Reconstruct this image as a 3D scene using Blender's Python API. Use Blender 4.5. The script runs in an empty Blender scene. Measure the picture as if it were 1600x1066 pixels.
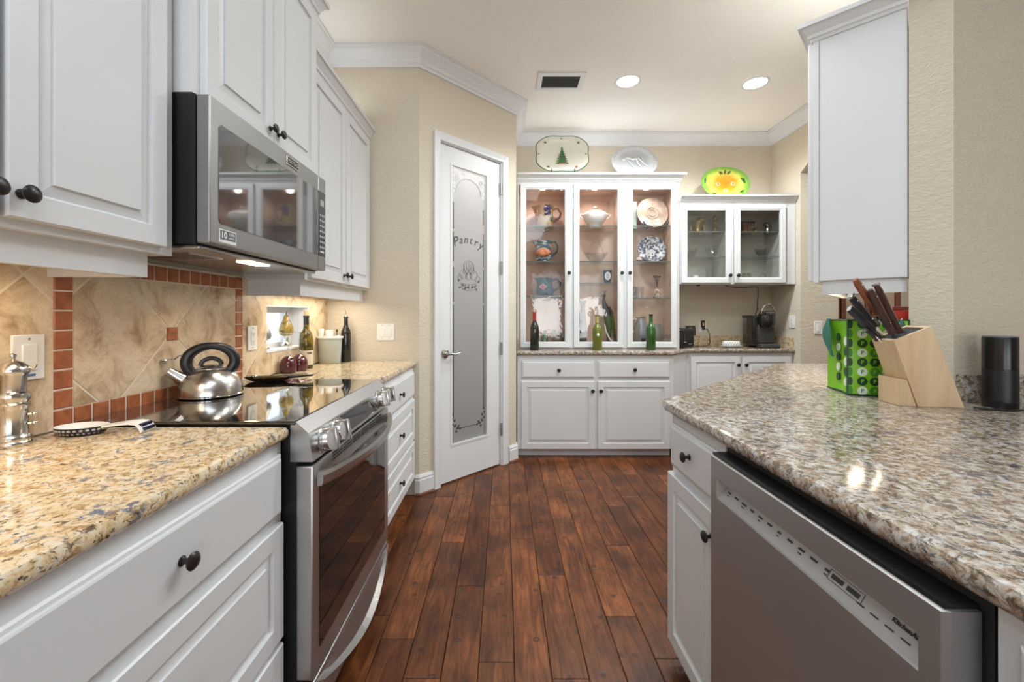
import bpy, bmesh, math, random
from mathutils import Matrix, Vector
PI = math.pi
C = bpy.context.scene.collection
S = bpy.context.scene
random.seed(7)

# ------------------------------------------------------------------ camera, world, lights
cam = bpy.data.cameras.new('camera'); co = bpy.data.objects.new('camera', cam); C.objects.link(co)
co.location = (0, 0, 1.225); co.rotation_euler = (PI/2, 0, 0)
cam.sensor_width = 36; cam.lens = 650*36/1600; cam.shift_x = 12/1600; cam.shift_y = -41/1600
cam.clip_start = 0.02
S.camera = co
S.view_settings.view_transform = 'Standard'; S.view_settings.look = 'None'
S.view_settings.gamma = 1; S.view_settings.use_curve_mapping = False
S.view_settings.exposure = 0.0
S.cycles.use_denoising = True
S.cycles.max_bounces = 10; S.cycles.diffuse_bounces = 4; S.cycles.glossy_bounces = 5
S.cycles.transmission_bounces = 6; S.cycles.transparent_max_bounces = 16
S.cycles.sample_clamp_indirect = 6
S.cycles.caustics_reflective = False; S.cycles.caustics_refractive = False
W = bpy.data.worlds.new('World'); S.world = W; W.use_nodes = True
W.node_tree.nodes['Background'].inputs[0].default_value = (0.86, 0.93, 1, 1)
W.node_tree.nodes['Background'].inputs[1].default_value = 2.2

def area(name, loc, rot, sx, sy, power, col=(1, 1, 1), spread=None):
    l = bpy.data.lights.new(name, 'AREA'); l.shape = 'RECTANGLE'; l.size = sx; l.size_y = sy
    l.energy = power; l.color = col
    if spread: l.spread = spread
    o = bpy.data.objects.new(name, l); C.objects.link(o); o.location = loc; o.rotation_euler = rot
    return o
def spot(name, loc, rot, power, angle, col=(1, 1, 1), r=0.04, blend=0.6):
    l = bpy.data.lights.new(name, 'SPOT'); l.energy = power; l.spot_size = angle; l.spot_blend = blend
    l.color = col; l.shadow_soft_size = r
    o = bpy.data.objects.new(name, l); C.objects.link(o); o.location = loc; o.rotation_euler = rot
    return o
DAY = (0.88, 0.94, 1.0); WARM = (1, 0.80, 0.56); SOFT = (1, 0.96, 0.91)
# daylight through the three tall rear windows (facing +Y)
for wx in (-0.4, 1.23, 2.52):
    area('window_daylight', (wx, -4.35, 1.0), (PI/2, 0, 0), 0.74, 1.4, 23, (1, .98, .94))
# added soft fill at ceiling height: behind the viewpoint, aisle, room beyond
area('kitchen_fill', (-0.15, -1.1, 3.0), (0, 0, 0), 2.0, 2.6, 66, (.74, .88, 1))
area('aisle_fill', (0.1, 1.65, 3.0), (0, 0, 0), 0.8, 1.1, 6, (.9, 1, 1))
area('aisle_fill', (1.0, 1.95, 3.0), (0, 0, 0), 0.9, 0.5, 24, (.93, .99, 1))
area('dining_fill', (4.4, 3.4, 3.0), (0, 0, 0), 1.5, 2.0, 45, (.95, 1, 1))
pl_ = bpy.data.lights.new('pantry_lamp', 'POINT'); pl_.energy = 62; pl_.color = SOFT; pl_.shadow_soft_size = 0.06
po_ = bpy.data.objects.new('pantry_lamp', pl_); C.objects.link(po_); po_.location = (-0.50, 3.40, 2.68)
# under cabinet lights
area('under_cabinet_light', (-1.06, 0.62, 1.330), (0, 0, 0), 0.12, 0.7, 2.6, WARM)
area('under_cabinet_light', (-1.06, 2.40, 1.330), (0, 0, 0), 0.12, 0.65, 3.0, (1, .90, .72))
area('under_cabinet_light', (1.72, 1.96, 1.325), (0, 0, PI/4), 0.5, 0.08, 2.2, WARM)
# uplights on the wall cabinet tops; left and right ones are added ceiling fill
area('cabinet_top_light', (0.85, 3.88, 2.53), (PI, 0, 0), 1.2, 0.12, 3.0, (.95, .99, 1))
area('cabinet_top_light', (2.12, 3.88, 2.33), (PI, 0, 0), 0.8, 0.12, 1.6, SOFT)
area('left_top_fill', (-1.05, 2.35, 2.56), (PI, 0, 0), 0.1, 0.8, 1.5, (.95, 1, 1))
area('left_top_fill', (-1.05, 0.3, 2.72), (PI, 0, 0), 0.1, 1.4, 2.2, (.95, 1, 1))
area('right_top_fill', (1.80, 2.05, 2.52), (PI, 0, PI/4), 0.8, 0.1, 3.0, (.95, 1, 1))
for dx, dy in ((0.947, 3.19), (1.94, 3.21)):
    spot('downlight', (dx, dy, 2.985), (0, 0, 0), 100, 2.6, (.92, .99, 1), 0.07)
for px in (0.36, 0.85, 1.33):
    spot('cabinet_puck_light', (px, 3.90, 2.395), (0, 0, 0), 8.0, 2.8, (1, .88, .76), 0.03)
spot('cooktop_lamp', (-0.93, 1.52, 1.405), (0, 0, 0), 3.0, 2.4, WARM, 0.03)

# ------------------------------------------------------------------ materials
def nt(name):
    m = bpy.data.materials.new(name); m.use_nodes = True
    n = m.node_tree.nodes; l = m.node_tree.links
    return m, n, l, n['Principled BSDF']
def mat(name, col, rough=0.5, metal=0.0, spec=None, coat=0, emit=None, estr=0, bump=None, aniso=None):
    m, n, l, b = nt(name)
    b.inputs['Base Color'].default_value = (*col, 1); b.inputs['Roughness'].default_value = rough
    b.inputs['Metallic'].default_value = metal
    if spec is not None: b.inputs['Specular IOR Level'].default_value = spec
    if coat: b.inputs['Coat Weight'].default_value = coat; b.inputs['Coat Roughness'].default_value = 0.05
    if emit: b.inputs['Emission Color'].default_value = (*emit, 1); b.inputs['Emission Strength'].default_value = estr
    if bump:
        sc, st, stretch = bump
        tc = n.new('ShaderNodeTexCoord'); mp = n.new('ShaderNodeMapping'); mp.inputs['Scale'].default_value = stretch
        no = n.new('ShaderNodeTexNoise'); no.inputs['Scale'].default_value = sc; no.inputs['Detail'].default_value = 3
        bp = n.new('ShaderNodeBump'); bp.inputs['Strength'].default_value = st; bp.inputs['Distance'].default_value = 0.004
        l.new(tc.outputs['Object'], mp.inputs[0]); l.new(mp.outputs[0], no.inputs['Vector'])
        l.new(no.outputs[0], bp.inputs['Height']); l.new(bp.outputs[0], b.inputs['Normal'])
    return m
def ramp(n, stops, interp='LINEAR'):
    r = n.new('ShaderNodeValToRGB'); e = r.color_ramp.elements; r.color_ramp.interpolation = interp
    while len(e) > 1: e.remove(e[-1])
    e[0].position = stops[0][0]; e[0].color = (*stops[0][1], 1)
    for p, c in stops[1:]:
        k = e.new(p); k.color = (*c, 1)
    return r
def mixc(n, l, fac, a, b, mode='MIX'):
    x = n.new('ShaderNodeMix'); x.data_type = 'RGBA'; x.blend_type = mode
    for sock, v in ((0, fac), (6, a), (7, b)):
        if hasattr(v, 'is_linked') or hasattr(v, 'links'): l.new(v, x.inputs[sock])
        elif isinstance(v, tuple): x.inputs[sock].default_value = (*v, 1)
        else: x.inputs[sock].default_value = v
    return x.outputs[2]
def noise(n, l, vec, scale, detail=4, rough=0.55, dist=0.0):
    t = n.new('ShaderNodeTexNoise'); t.inputs['Scale'].default_value = scale; t.inputs['Detail'].default_value = detail
    t.inputs['Roughness'].default_value = rough; t.inputs['Distortion'].default_value = dist
    if vec is not None: l.new(vec, t.inputs['Vector'])
    return t
def voro(n, l, vec, scale, feature='F1', rnd=1.0):
    t = n.new('ShaderNodeTexVoronoi'); t.inputs['Scale'].default_value = scale; t.feature = feature
    t.inputs['Randomness'].default_value = rnd
    if vec is not None: l.new(vec, t.inputs['Vector'])
    return t
def coords(n, l, scale=(1, 1, 1), rot=(0, 0, 0)):
    tc = n.new('ShaderNodeTexCoord'); mp = n.new('ShaderNodeMapping')
    mp.inputs['Scale'].default_value = scale; mp.inputs['Rotation'].default_value = rot
    l.new(tc.outputs['Object'], mp.inputs[0]); return mp.outputs[0]

def wall_material(name, col, strength=0.35, scale=42):
    m, n, l, b = nt(name)
    v = coords(n, l, (1, 1, 1.9))
    t = noise(n, l, v, scale, 4, 0.6, 1.2)
    r = ramp(n, [(0.36, (0, 0, 0)), (0.66, (1, 1, 1))]); l.new(t.outputs[0], r.inputs[0])
    t2 = noise(n, l, v, 2.2, 2)
    c = mixc(n, l, t2.outputs[0], tuple(x*0.96 for x in col), tuple(x*1.04 for x in col))
    l.new(c, b.inputs['Base Color']); b.inputs['Roughness'].default_value = 0.75
    bp = n.new('ShaderNodeBump'); bp.inputs['Strength'].default_value = strength; bp.inputs['Distance'].default_value = 0.005
    l.new(r.outputs[0], bp.inputs['Height']); l.new(bp.outputs[0], b.inputs['Normal'])
    return m
def granite(name, warm):  # one stone in two copies; lamp warmth is put into the warm one's colour
    m, n, l, b = nt(name)
    v = coords(n, l, (1, 1, 1.2), (0, 0, 0.5))
    w = noise(n, l, v, 26, 3); 
    vv = n.new('ShaderNodeVectorMath'); vv.operation = 'MULTIPLY_ADD'
    l.new(w.outputs['Color'], vv.inputs[0]); vv.inputs[1].default_value = (.03, .03, .03); l.new(v, vv.inputs[2])
    a = noise(n, l, vv.outputs[0], 52, 6, 0.72, 0.6)
    base = ramp(n, [(0.32, (0.20, 0.115, 0.055)), (0.40, (0.44, 0.28, 0.13)), (0.47, (0.66, 0.48, 0.27)),
                    (0.55, (0.74, 0.61, 0.43)), (0.66, (0.66, 0.62, 0.57))] if warm else
             [(0.32, (0.085, 0.055, 0.038)), (0.40, (0.21, 0.14, 0.088)), (0.47, (0.36, 0.275, 0.20)),
              (0.55, (0.50, 0.445, 0.385)), (0.64, (0.56, 0.56, 0.56))])
    l.new(a.outputs[0], base.inputs[0])
    d = noise(n, l, vv.outputs[0], 88 if warm else 74, 5, 0.7, 0.5)
    dr = ramp(n, [(0.555 if warm else 0.535, (0, 0, 0)), (0.61 if warm else 0.59, (1, 1, 1))]); l.new(d.outputs[0], dr.inputs[0])
    dk = n.new('ShaderNodeMath'); dk.operation = 'MULTIPLY'; dk.inputs[1].default_value = 0.85; l.new(dr.outputs[0], dk.inputs[0])
    cx = mixc(n, l, dk.outputs[0], base.outputs[0], (0.060, 0.045, 0.038))
    g = noise(n, l, vv.outputs[0], 17, 6, 0.75, 0.8)
    gr = ramp(n, [(0.57, (0, 0, 0)), (0.63, (1, 1, 1))]); l.new(g.outputs[0], gr.inputs[0])
    cx = mixc(n, l, gr.outputs[0], cx, (0.14, 0.16, 0.22) if warm else (0.09, 0.10, 0.135))
    s = voro(n, l, vv.outputs[0], 95); sr = ramp(n, [(0.15, (1, 1, 1)), (0.27, (0, 0, 0))]); l.new(s.outputs[0], sr.inputs[0])
    pick = ramp(n, [(0.70, (0, 0, 0)), (0.74, (1, 1, 1))])
    l.new(s.outputs['Color'], pick.inputs[0])
    k = mixc(n, l, 1.0, sr.outputs[0], pick.outputs[0], 'MULTIPLY')
    cx = mixc(n, l, k, cx, (0.05, 0.04, 0.04))
    l.new(cx, b.inputs['Base Color']); b.inputs['Roughness'].default_value = 0.10
    b.inputs['Specular IOR Level'].default_value = 0.55
    return m
def wood_floor():
    m, n, l, b = nt('floor_wood')
    oi = n.new('ShaderNodeObjectInfo')
    tc = n.new('ShaderNodeTexCoord')
    off = n.new('ShaderNodeVectorMath'); off.operation = 'MULTIPLY_ADD'
    rv = n.new('ShaderNodeCombineXYZ'); l.new(oi.outputs['Random'], rv.inputs[0]); l.new(oi.outputs['Random'], rv.inputs[1]); l.new(oi.outputs['Random'], rv.inputs[2])
    l.new(rv.outputs[0], off.inputs[0]); off.inputs[1].default_value = (13, 37, 5); l.new(tc.outputs['Object'], off.inputs[2])
    mp = n.new('ShaderNodeMapping'); mp.inputs['Scale'].default_value = (20, 2.0, 1); l.new(off.outputs[0], mp.inputs[0])
    g = noise(n, l, mp.outputs[0], 1.6, 6, 0.65, 1.6)
    r = ramp(n, [(0.28, (0.045, 0.012, 0.004)), (0.43, (0.100, 0.030, 0.0095)), (0.58, (0.165, 0.054, 0.0165)), (0.74, (0.26, 0.095, 0.028))])
    l.new(g.outputs[0], r.inputs[0])
    big = noise(n, l, off.outputs[0], 5.5, 3); br = ramp(n, [(0.35, (0.55, 0.52, 0.52)), (0.65, (1.25, 1.2, 1.15))]); l.new(big.outputs[0], br.inputs[0])
    c = mixc(n, l, 1.0, r.outputs[0], br.outputs[0], 'MULTIPLY')
    tone = ramp(n, [(0.0, (0.68, 0.62, 0.62)), (0.5, (1, 1, 1)), (1.0, (1.35, 1.35, 1.3))]); l.new(oi.outputs['Random'], tone.inputs[0])
    c = mixc(n, l, 1.0, c, tone.outputs[0], 'MULTIPLY')
    # small knots
    kv = voro(n, l, off.outputs[0], 15); kr = ramp(n, [(0.0, (.15, .15, .15)), (0.07, (0.35, .35, .35)), (0.12, (1, 1, 1)), (0.25, (0, 0, 0))]); l.new(kv.outputs[0], kr.inputs[0])
    pk = ramp(n, [(0.50, (0, 0, 0)), (0.56, (1, 1, 1))]); l.new(kv.outputs['Color'], pk.inputs[0])
    kk = mixc(n, l, 1.0, kr.outputs[0], pk.outputs[0], 'MULTIPLY')
    c = mixc(n, l, kk, c, (0.045, 0.016, 0.009))
    l.new(c, b.inputs['Base Color']); b.inputs['Roughness'].default_value = 0.33
    b.inputs['Specular IOR Level'].default_value = 0.33
    h = n.new('ShaderNodeMath'); h.operation = 'MULTIPLY_ADD'; l.new(kk, h.inputs[0]); h.inputs[1].default_value = -0.8; l.new(g.outputs[0], h.inputs[2])
    bp = n.new('ShaderNodeBump'); bp.inputs['Strength'].default_value = 0.35; bp.inputs['Distance'].default_value = 0.003
    l.new(h.outputs[0], bp.inputs['Height']); l.new(bp.outputs[0], b.inputs['Normal'])
    return m
def stone(name, stops, scale, rough=0.45, dark=None):
    m, n, l, b = nt(name)
    oi = n.new('ShaderNodeObjectInfo'); tc = n.new('ShaderNodeTexCoord')
    off = n.new('ShaderNodeVectorMath'); off.operation = 'ADD'
    sc = n.new('ShaderNodeVectorMath'); sc.operation = 'SCALE'; sc.inputs[0].default_value = (7, 11, 5); l.new(oi.outputs['Random'], sc.inputs['Scale'])
    l.new(tc.outputs['Object'], off.inputs[0]); l.new(sc.outputs[0], off.inputs[1])
    a = noise(n, l, off.outputs[0], scale, 7, 0.62, 0.8); r = ramp(n, stops); l.new(a.outputs[0], r.inputs[0]); c = r.outputs[0]
    if dark:
        v = noise(n, l, off.outputs[0], scale*1.3, 6, 0.7, 2.5)
        vr = ramp(n, [(0.47, (0, 0, 0)), (0.495, (1, 1, 1)), (0.52, (0, 0, 0))]); l.new(v.outputs[0], vr.inputs[0])
        f = n.new('ShaderNodeMath'); f.operation = 'MULTIPLY'; f.inputs[1].default_value = 0.22; l.new(vr.outputs[0], f.inputs[0])
        c = mixc(n, l, f.outputs[0], c, dark)
    l.new(c, b.inputs['Base Color']); b.inputs['Roughness'].default_value = rough
    bp = n.new('ShaderNodeBump'); bp.inputs['Strength'].default_value = 0.25; bp.inputs['Distance'].default_value = 0.003
    l.new(a.outputs[0], bp.inputs['Height']); l.new(bp.outputs[0], b.inputs['Normal'])
    return m
def thin_glass(name, tint=(1, 1, 1), refl=1.0, rough=0.0, wobble=0, ior=1.5):
    m, n, l, b = nt(name); n.remove(b); out = n['Material Output']
    tr = n.new('ShaderNodeBsdfTransparent'); tr.inputs[0].default_value = (*tint, 1)
    gl = n.new('ShaderNodeBsdfGlossy'); gl.inputs['Roughness'].default_value = rough
    fr = n.new('ShaderNodeFresnel'); fr.inputs[0].default_value = ior
    f = n.new('ShaderNodeMath'); f.operation = 'MULTIPLY'; f.inputs[1].default_value = refl; f.use_clamp = True
    ge = n.new('ShaderNodeNewGeometry'); fb = n.new('ShaderNodeMath'); fb.operation = 'SUBTRACT'; fb.inputs[0].default_value = 1.0
    l.new(ge.outputs['Backfacing'], fb.inputs[1]); fm = n.new('ShaderNodeMath'); fm.operation = 'MULTIPLY'
    l.new(fr.outputs[0], fm.inputs[0]); l.new(fb.outputs[0], fm.inputs[1]); l.new(fm.outputs[0], f.inputs[0])
    mx = n.new('ShaderNodeMixShader'); l.new(f.outputs[0], mx.inputs[0]); l.new(tr.outputs[0], mx.inputs[1]); l.new(gl.outputs[0], mx.inputs[2])
    l.new(mx.outputs[0], out.inputs[0])
    if wobble:
        v = coords(n, l); t = noise(n, l, v, 22, 2); bp = n.new('ShaderNodeBump'); bp.inputs['Strength'].default_value = wobble; bp.inputs['Distance'].default_value = 0.004
        l.new(t.outputs[0], bp.inputs['Height']); l.new(bp.outputs[0], gl.inputs['Normal'])
    return m
def frosted():
    m, n, l, b = nt('frosted_glass'); out = n['Material Output']
    b.inputs['Base Color'].default_value = (0.33, 0.34, 0.36, 1); b.inputs['Roughness'].default_value = 0.32
    b.inputs['Specular IOR Level'].default_value = 0.6
    t = n.new('ShaderNodeBsdfTranslucent'); t.inputs[0].default_value = (0.8, 0.82, 0.85, 1)
    mx = n.new('ShaderNodeMixShader'); mx.inputs[0].default_value = 0.4
    l.new(b.outputs[0], mx.inputs[1]); l.new(t.outputs[0], mx.inputs[2]); l.new(mx.outputs[0], out.inputs[0])
    return m
def spatter(name, a, bcol, scale, thr=0.5):
    m, n, l, b = nt(name); v = coords(n, l)
    t = noise(n, l, v, scale, 3, 0.6, 0.4); r = ramp(n, [(thr-0.03, bcol), (thr+0.03, a)]); l.new(t.outputs[0], r.inputs[0])
    l.new(r.outputs[0], b.inputs['Base Color']); b.inputs['Roughness'].default_value = 0.2; return m
def blockwood(name, c1, c2, stretch=(3, 3, 60), rough=0.5):
    m, n, l, b = nt(name); v = coords(n, l, stretch)
    t = noise(n, l, v, 2.0, 5, 0.6, 0.7); r = ramp(n, [(0.35, c1), (0.65, c2)]); l.new(t.outputs[0], r.inputs[0])
    l.new(r.outputs[0], b.inputs['Base Color']); b.inputs['Roughness'].default_value = rough; return m

M = {}
M['wall'] = wall_material('wall_paint', (0.64, 0.565, 0.455), 0.45, 34)
M['ceil'] = wall_material('ceiling_paint', (0.90, 0.855, 0.81), 0.3, 60)
M['white'] = mat('cabinet_white', (0.68, 0.68, 0.69), 0.38)
M['trim'] = mat('trim_white', (0.70, 0.70, 0.705), 0.4)
M['interior'] = mat('cabinet_interior_blush', (0.66, 0.47, 0.38), 0.6)
M['greyint'] = mat('cabinet_interior_grey', (0.50, 0.475, 0.44), 0.6)
M['granite_l'] = granite('granite_warm_lit', True)
M['granite_r'] = granite('granite_cool_lit', False)
M['floor'] = wood_floor()
M['terracotta'] = stone('terracotta', [(0.3, (0.24, 0.07, 0.028)), (0.5, (0.38, 0.115, 0.04)), (0.7, (0.48, 0.17, 0.07))], 22)
M['travertine'] = stone('travertine', [(0.28, (0.30, 0.185, 0.095)), (0.40, (0.50, 0.35, 0.21)), (0.52, (0.72, 0.56, 0.385)), (0.66, (0.80, 0.65, 0.47)), (0.8, (0.76, 0.53, 0.36))], 9, 0.35, (0.22, 0.12, 0.06))
M['grout'] = mat('grout', (0.80, 0.69, 0.58), 0.8)
M['steel'] = mat('brushed_steel', (0.47, 0.465, 0.46), 0.26, 1.0, bump=(60, 0.05, (1, 1, 25)))
M['steel_h'] = mat('brushed_steel_horizontal', (0.50, 0.495, 0.49), 0.34, 1.0, bump=(60, 0.05, (1, 0.04, 12)))
M['knobsteel'] = mat('knob_steel', (0.52, 0.51, 0.50), 0.20, 1.0)
M['steel_mw'] = mat('microwave_steel', (0.30, 0.298, 0.295), 0.42, 0.9, bump=(60, 0.04, (1, 0.04, 12)))
M['steel_dw'] = mat('dishwasher_steel', (0.40, 0.395, 0.39), 0.42, 0.82, bump=(60, 0.06, (1, 25, 0.05)))
M['chrome'] = mat('polished_steel', (0.70, 0.69, 0.68), 0.10, 1.0)
M['nickel'] = mat('satin_nickel', (0.52, 0.50, 0.48), 0.22, 1.0)
M['black'] = mat('black_plastic', (0.012, 0.012, 0.013), 0.35)
M['blackmat'] = mat('black_matte', (0.015, 0.015, 0.016), 0.7)
M['bronze'] = mat('oil_rubbed_bronze', (0.022, 0.017, 0.015), 0.28, 0.3)
M['cooktop'] = mat('black_ceramic_glass', (0.008, 0.008, 0.009), 0.03, 0, 1.0, coat=1.0)
M['ovenglass'] = mat('oven_glass', (0.012, 0.008, 0.007), 0.03, 0, 0.8)
M['display'] = mat('display_glass', (0.02, 0.02, 0.022), 0.05, 0, 0.7)
M['mwglass'] = mat('microwave_glass', (0.045, 0.045, 0.048), 0.03, 0, 1.0, coat=1.0)
M['glass'] = thin_glass('clear_pane', (0.985, 0.985, 0.985), 2.0, 0, 0.09)
M['shelfglass'] = thin_glass('shelf_glass', (0.90, 0.93, 0.91), 1.0)
M['shelfedge'] = mat('shelf_edge', (0.10, 0.13, 0.12), 0.15)
M['vessel'] = thin_glass('vessel_glass', (0.90, 0.92, 0.92), 2.2, 0.03, 0.6)
M['winglass'] = thin_glass('window_glass', (0.97, 0.98, 1), 1.0)
M['frost'] = frosted()
M['etch'] = mat('clear_etched_line', (0.075, 0.075, 0.08), 0.3)
M['etchlight'] = mat('light_etched_line', (0.72, 0.72, 0.72), 0.5)
M['plate'] = mat('switch_plate', (0.80, 0.79, 0.76), 0.35)
M['slot'] = mat('slot_dark', (0.03, 0.03, 0.03), 0.6)
M['china'] = mat('white_china', (0.80, 0.79, 0.77), 0.18)
M['cream'] = mat('cream_china', (0.80, 0.78, 0.68), 0.2)
M['green'] = mat('rim_green', (0.03, 0.085, 0.035), 0.3)
M['leaf'] = mat('leaf_green', (0.025, 0.12, 0.03), 0.35)
M['red'] = mat('red_paint', (0.38, 0.025, 0.02), 0.4)
M['lamp'] = mat('lamp_face', (1, 1, 1), 0.5, emit=(1, .97, .92), estr=9)
M['lampw'] = mat('lamp_face_warm', (1, 1, 1), 0.5, emit=(1, .90, .74), estr=7)
M['vent'] = mat('vent_shadow', (0.05, 0.05, 0.05), 0.7)
M['ventslat'] = mat('vent_slat', (0.42, 0.41, 0.41), 0.5)
M['brownwood'] = blockwood('dark_brown_wood', (0.10, 0.03, 0.015), (0.20, 0.065, 0.03))

# ------------------------------------------------------------------ mesh builder
class MB:
    def __init__(s): s.v = []; s.f = []; s.m = []; s.s = []; s.M = Matrix()
    def add(s, vs, fs, mi=0, sm=False):
        o = len(s.v); s.v += [tuple(s.M @ Vector(p)) for p in vs]
        for f in fs: s.f.append([i+o for i in f]); s.m.append(mi); s.s.append(sm)
        return s
    def box(s, x0, x1, y0, y1, z0, z1, mi=0):
        vs = [(x, y, z) for x in (x0, x1) for y in (y0, y1) for z in (z0, z1)]
        return s.add(vs, [(0, 1, 3, 2), (4, 6, 7, 5), (0, 4, 5, 1), (2, 3, 7, 6), (0, 2, 6, 4), (1, 5, 7, 3)], mi)
    def rbox(s, x0, x1, y0, y1, z0, z1, r=0.004, seg=2, mi=0):
        bm = bmesh.new(); bmesh.ops.create_cube(bm, size=1)
        for v in bm.verts: v.co = ((x0+x1)/2+v.co.x*(x1-x0), (y0+y1)/2+v.co.y*(y1-y0), (z0+z1)/2+v.co.z*(z1-z0))
        r = min(r, (x1-x0)*.45, (y1-y0)*.45, (z1-z0)*.45)
        bmesh.ops.bevel(bm, geom=bm.edges[:], offset=r, segments=seg, profile=0.5, affect='EDGES')
        bm.verts.index_update()
        bm.normal_update(); n0 = len(s.s)
        s.add([v.co[:] for v in bm.verts], [[v.index for v in f.verts] for f in bm.faces], mi, True)
        for k, f in enumerate(bm.faces):
            if max(abs(q) for q in f.normal) > 0.9999: s.s[n0+k] = False
        bm.free(); return s
    def loft(s, rings, cap0=True, cap1=True, mi=0, sm=True, closed=True):
        n = len(rings[0]); vs = [p for r in rings for p in r]; fs = []
        for a in range(len(rings)-1):
            for i in range(n if closed else n-1):
                j = (i+1) % n; fs.append((a*n+i, a*n+j, (a+1)*n+j, (a+1)*n+i))
        s.add(vs, fs, mi, sm)
        if cap0: s.add(rings[0], [list(range(n))[::-1]], mi)
        if cap1: s.add(rings[-1], [list(range(n))], mi)
        return s
    def lathe(s, prof, c=(0, 0, 0), seg=24, mi=0, cap0=True, cap1=True, sx=1, sy=1, fn=None):
        rings = []
        for r, z in prof:
            ring = []
            for i in range(seg):
                a = 2*PI*i/seg; p = (r*math.cos(a)*sx, r*math.sin(a)*sy, z)
                if fn: p = fn(p)
                ring.append((c[0]+p[0], c[1]+p[1], c[2]+p[2]))
            rings.append(ring)
        return s.loft(rings, cap0, cap1, mi)
    def tube(s, pts, r, seg=8, mi=0, closed=False, flat=1.0):
        P = [Vector(p) for p in pts]; n = len(P); rings = []; prev = None
        for i in range(n):
            if closed: t = P[(i+1) % n]-P[i-1]
            else: t = P[min(i+1, n-1)]-P[max(i-1, 0)]
            t.normalize()
            if prev is None:
                u = t.cross(Vector((0, 0, 1)))
                if u.length < 0.05: u = t.cross(Vector((1, 0, 0)))
            else: u = prev-t*prev.dot(t)
            u.normalize(); prev = u; w = t.cross(u)
            rr = r[i] if isinstance(r, (list, tuple)) else r
            rings.append([tuple(P[i]+u*rr*math.cos(2*PI*k/seg)+w*rr*flat*math.sin(2*PI*k/seg)) for k in range(seg)])
        if closed: rings.append(rings[0]); return s.loft(rings, False, False, mi)
        return s.loft(rings, True, True, mi)
    def ball(s, c, r, seg=12, mi=0, rings=8):
        rx, ry, rz = (r, r, r) if not isinstance(r, tuple) else r
        prof = [(max(1e-4, math.sin(PI*k/rings)), -math.cos(PI*k/rings)*rz) for k in range(rings+1)]
        return s.lathe(prof, c, seg, mi, True, True, rx, ry)
    def prism(s, poly, ax, a0, a1, mi=0):
        def P(u, v, w): return {'x': (w, u, v), 'y': (u, w, v), 'z': (u, v, w)}[ax]
        n = len(poly); vs = [P(u, v, a0) for u, v in poly]+[P(u, v, a1) for u, v in poly]
        fs = [list(range(n)), list(range(n, 2*n))]+[(i, (i+1) % n, n+(i+1) % n, n+i) for i in range(n)]
        return s.add(vs, fs, mi)
    def panel(s, x0, x1, z0, z1, prof, y=0, mi=0):
        """front facing -Y; prof = (inset, height towards -Y)"""
        R = [[(x0+i, y-h, z0+i), (x1-i, y-h, z0+i), (x1-i, y-h, z1-i), (x0+i, y-h, z1-i)] for i, h in prof]
        return s.loft(R, True, True, mi, False)
    def sweep(s, path, prof, mi=0, closed=False):
        """prof=(out,z) ; out is to the right of the direction of travel"""
        P = [Vector((p[0], p[1])) for p in path]; n = len(P); rings = []
        for i in range(n):
            d0 = (P[i]-P[i-1]).normalized() if (i > 0 or closed) else None
            d1 = (P[(i+1) % n]-P[i]).normalized() if (i < n-1 or closed) else None
            d0 = d0 or d1; d1 = d1 or d0
            n0 = Vector((d0.y, -d0.x)); n1 = Vector((d1.y, -d1.x)); m = (n0+n1)
            m = m/m.dot(n0) if m.length > 1e-5 else n0
            rings.append([(P[i].x+m.x*o, P[i].y+m.y*o, z) for o, z in prof])
        if closed: rings.append(rings[0])
        return s.loft(rings, not closed, not closed, mi, False)
    def text(s, body, size, mtx, mi=0, ext=0.0005, shear=0.0, align='CENTER', bold=0.0):
        cu = bpy.data.curves.new('t', 'FONT'); cu.body = body; cu.size = size; cu.extrude = ext; cu.shear = shear
        cu.align_x = align; cu.align_y = 'CENTER'; cu.offset = bold; cu.resolution_u = 3
        ob = bpy.data.objects.new('t', cu); C.objects.link(ob)
        bpy.context.view_layer.update()
        me = bpy.data.meshes.new_from_object(ob.evaluated_get(bpy.context.evaluated_depsgraph_get()))
        old = s.M; s.M = old @ mtx
        s.add([v.co[:] for v in me.vertices], [list(p.vertices) for p in me.polygons], mi)
        s.M = old
        bpy.data.objects.remove(ob); bpy.data.curves.remove(cu); bpy.data.meshes.remove(me); return s
    def build(s, name, mats, parent=None, world=False, fix=True):
        me = bpy.data.meshes.new(name); me.from_pydata(s.v, [], s.f)
        for m in (mats if isinstance(mats, (list, tuple)) else [mats]): me.materials.append(m)
        me.polygons.foreach_set('material_index', s.m); me.polygons.foreach_set('use_smooth', s.s)
        if fix:
            bm = bmesh.new(); bm.from_mesh(me); bmesh.ops.recalc_face_normals(bm, faces=bm.faces); bm.to_mesh(me); bm.free()
        me.set_sharp_from_angle(angle=0.7); me.polygons.foreach_set('use_smooth', s.s)
        if world and parent is not None: me.transform(TM[root_of(parent).name].inverted())
        me.update()
        o = bpy.data.objects.new(name, me); C.objects.link(o)
        if parent is not None: o.parent = parent
        return o
TM = {}
def root_of(o):
    while o.parent: o = o.parent
    return o
def thing(name, label, cat, loc=(0, 0, 0), rz=0.0, group=None):
    o = bpy.data.objects.new(name, None); C.objects.link(o); o.empty_display_size = 0.05
    o.location = loc; o.rotation_euler = (0, 0, rz); o['label'] = label; o['category'] = cat
    if group: o['group'] = group
    TM[o.name] = Matrix.Translation(loc) @ Matrix.Rotation(rz, 4, 'Z')
    return o
def tag(o, label, cat, group=None):
    o['label'] = label; o['category'] = cat
    if group: o['group'] = group
    return o
def struct(o):
    o['kind'] = 'structure'; TM[o.name] = Matrix(); return o
def bx(*a): return MB().box(*a)
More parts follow.
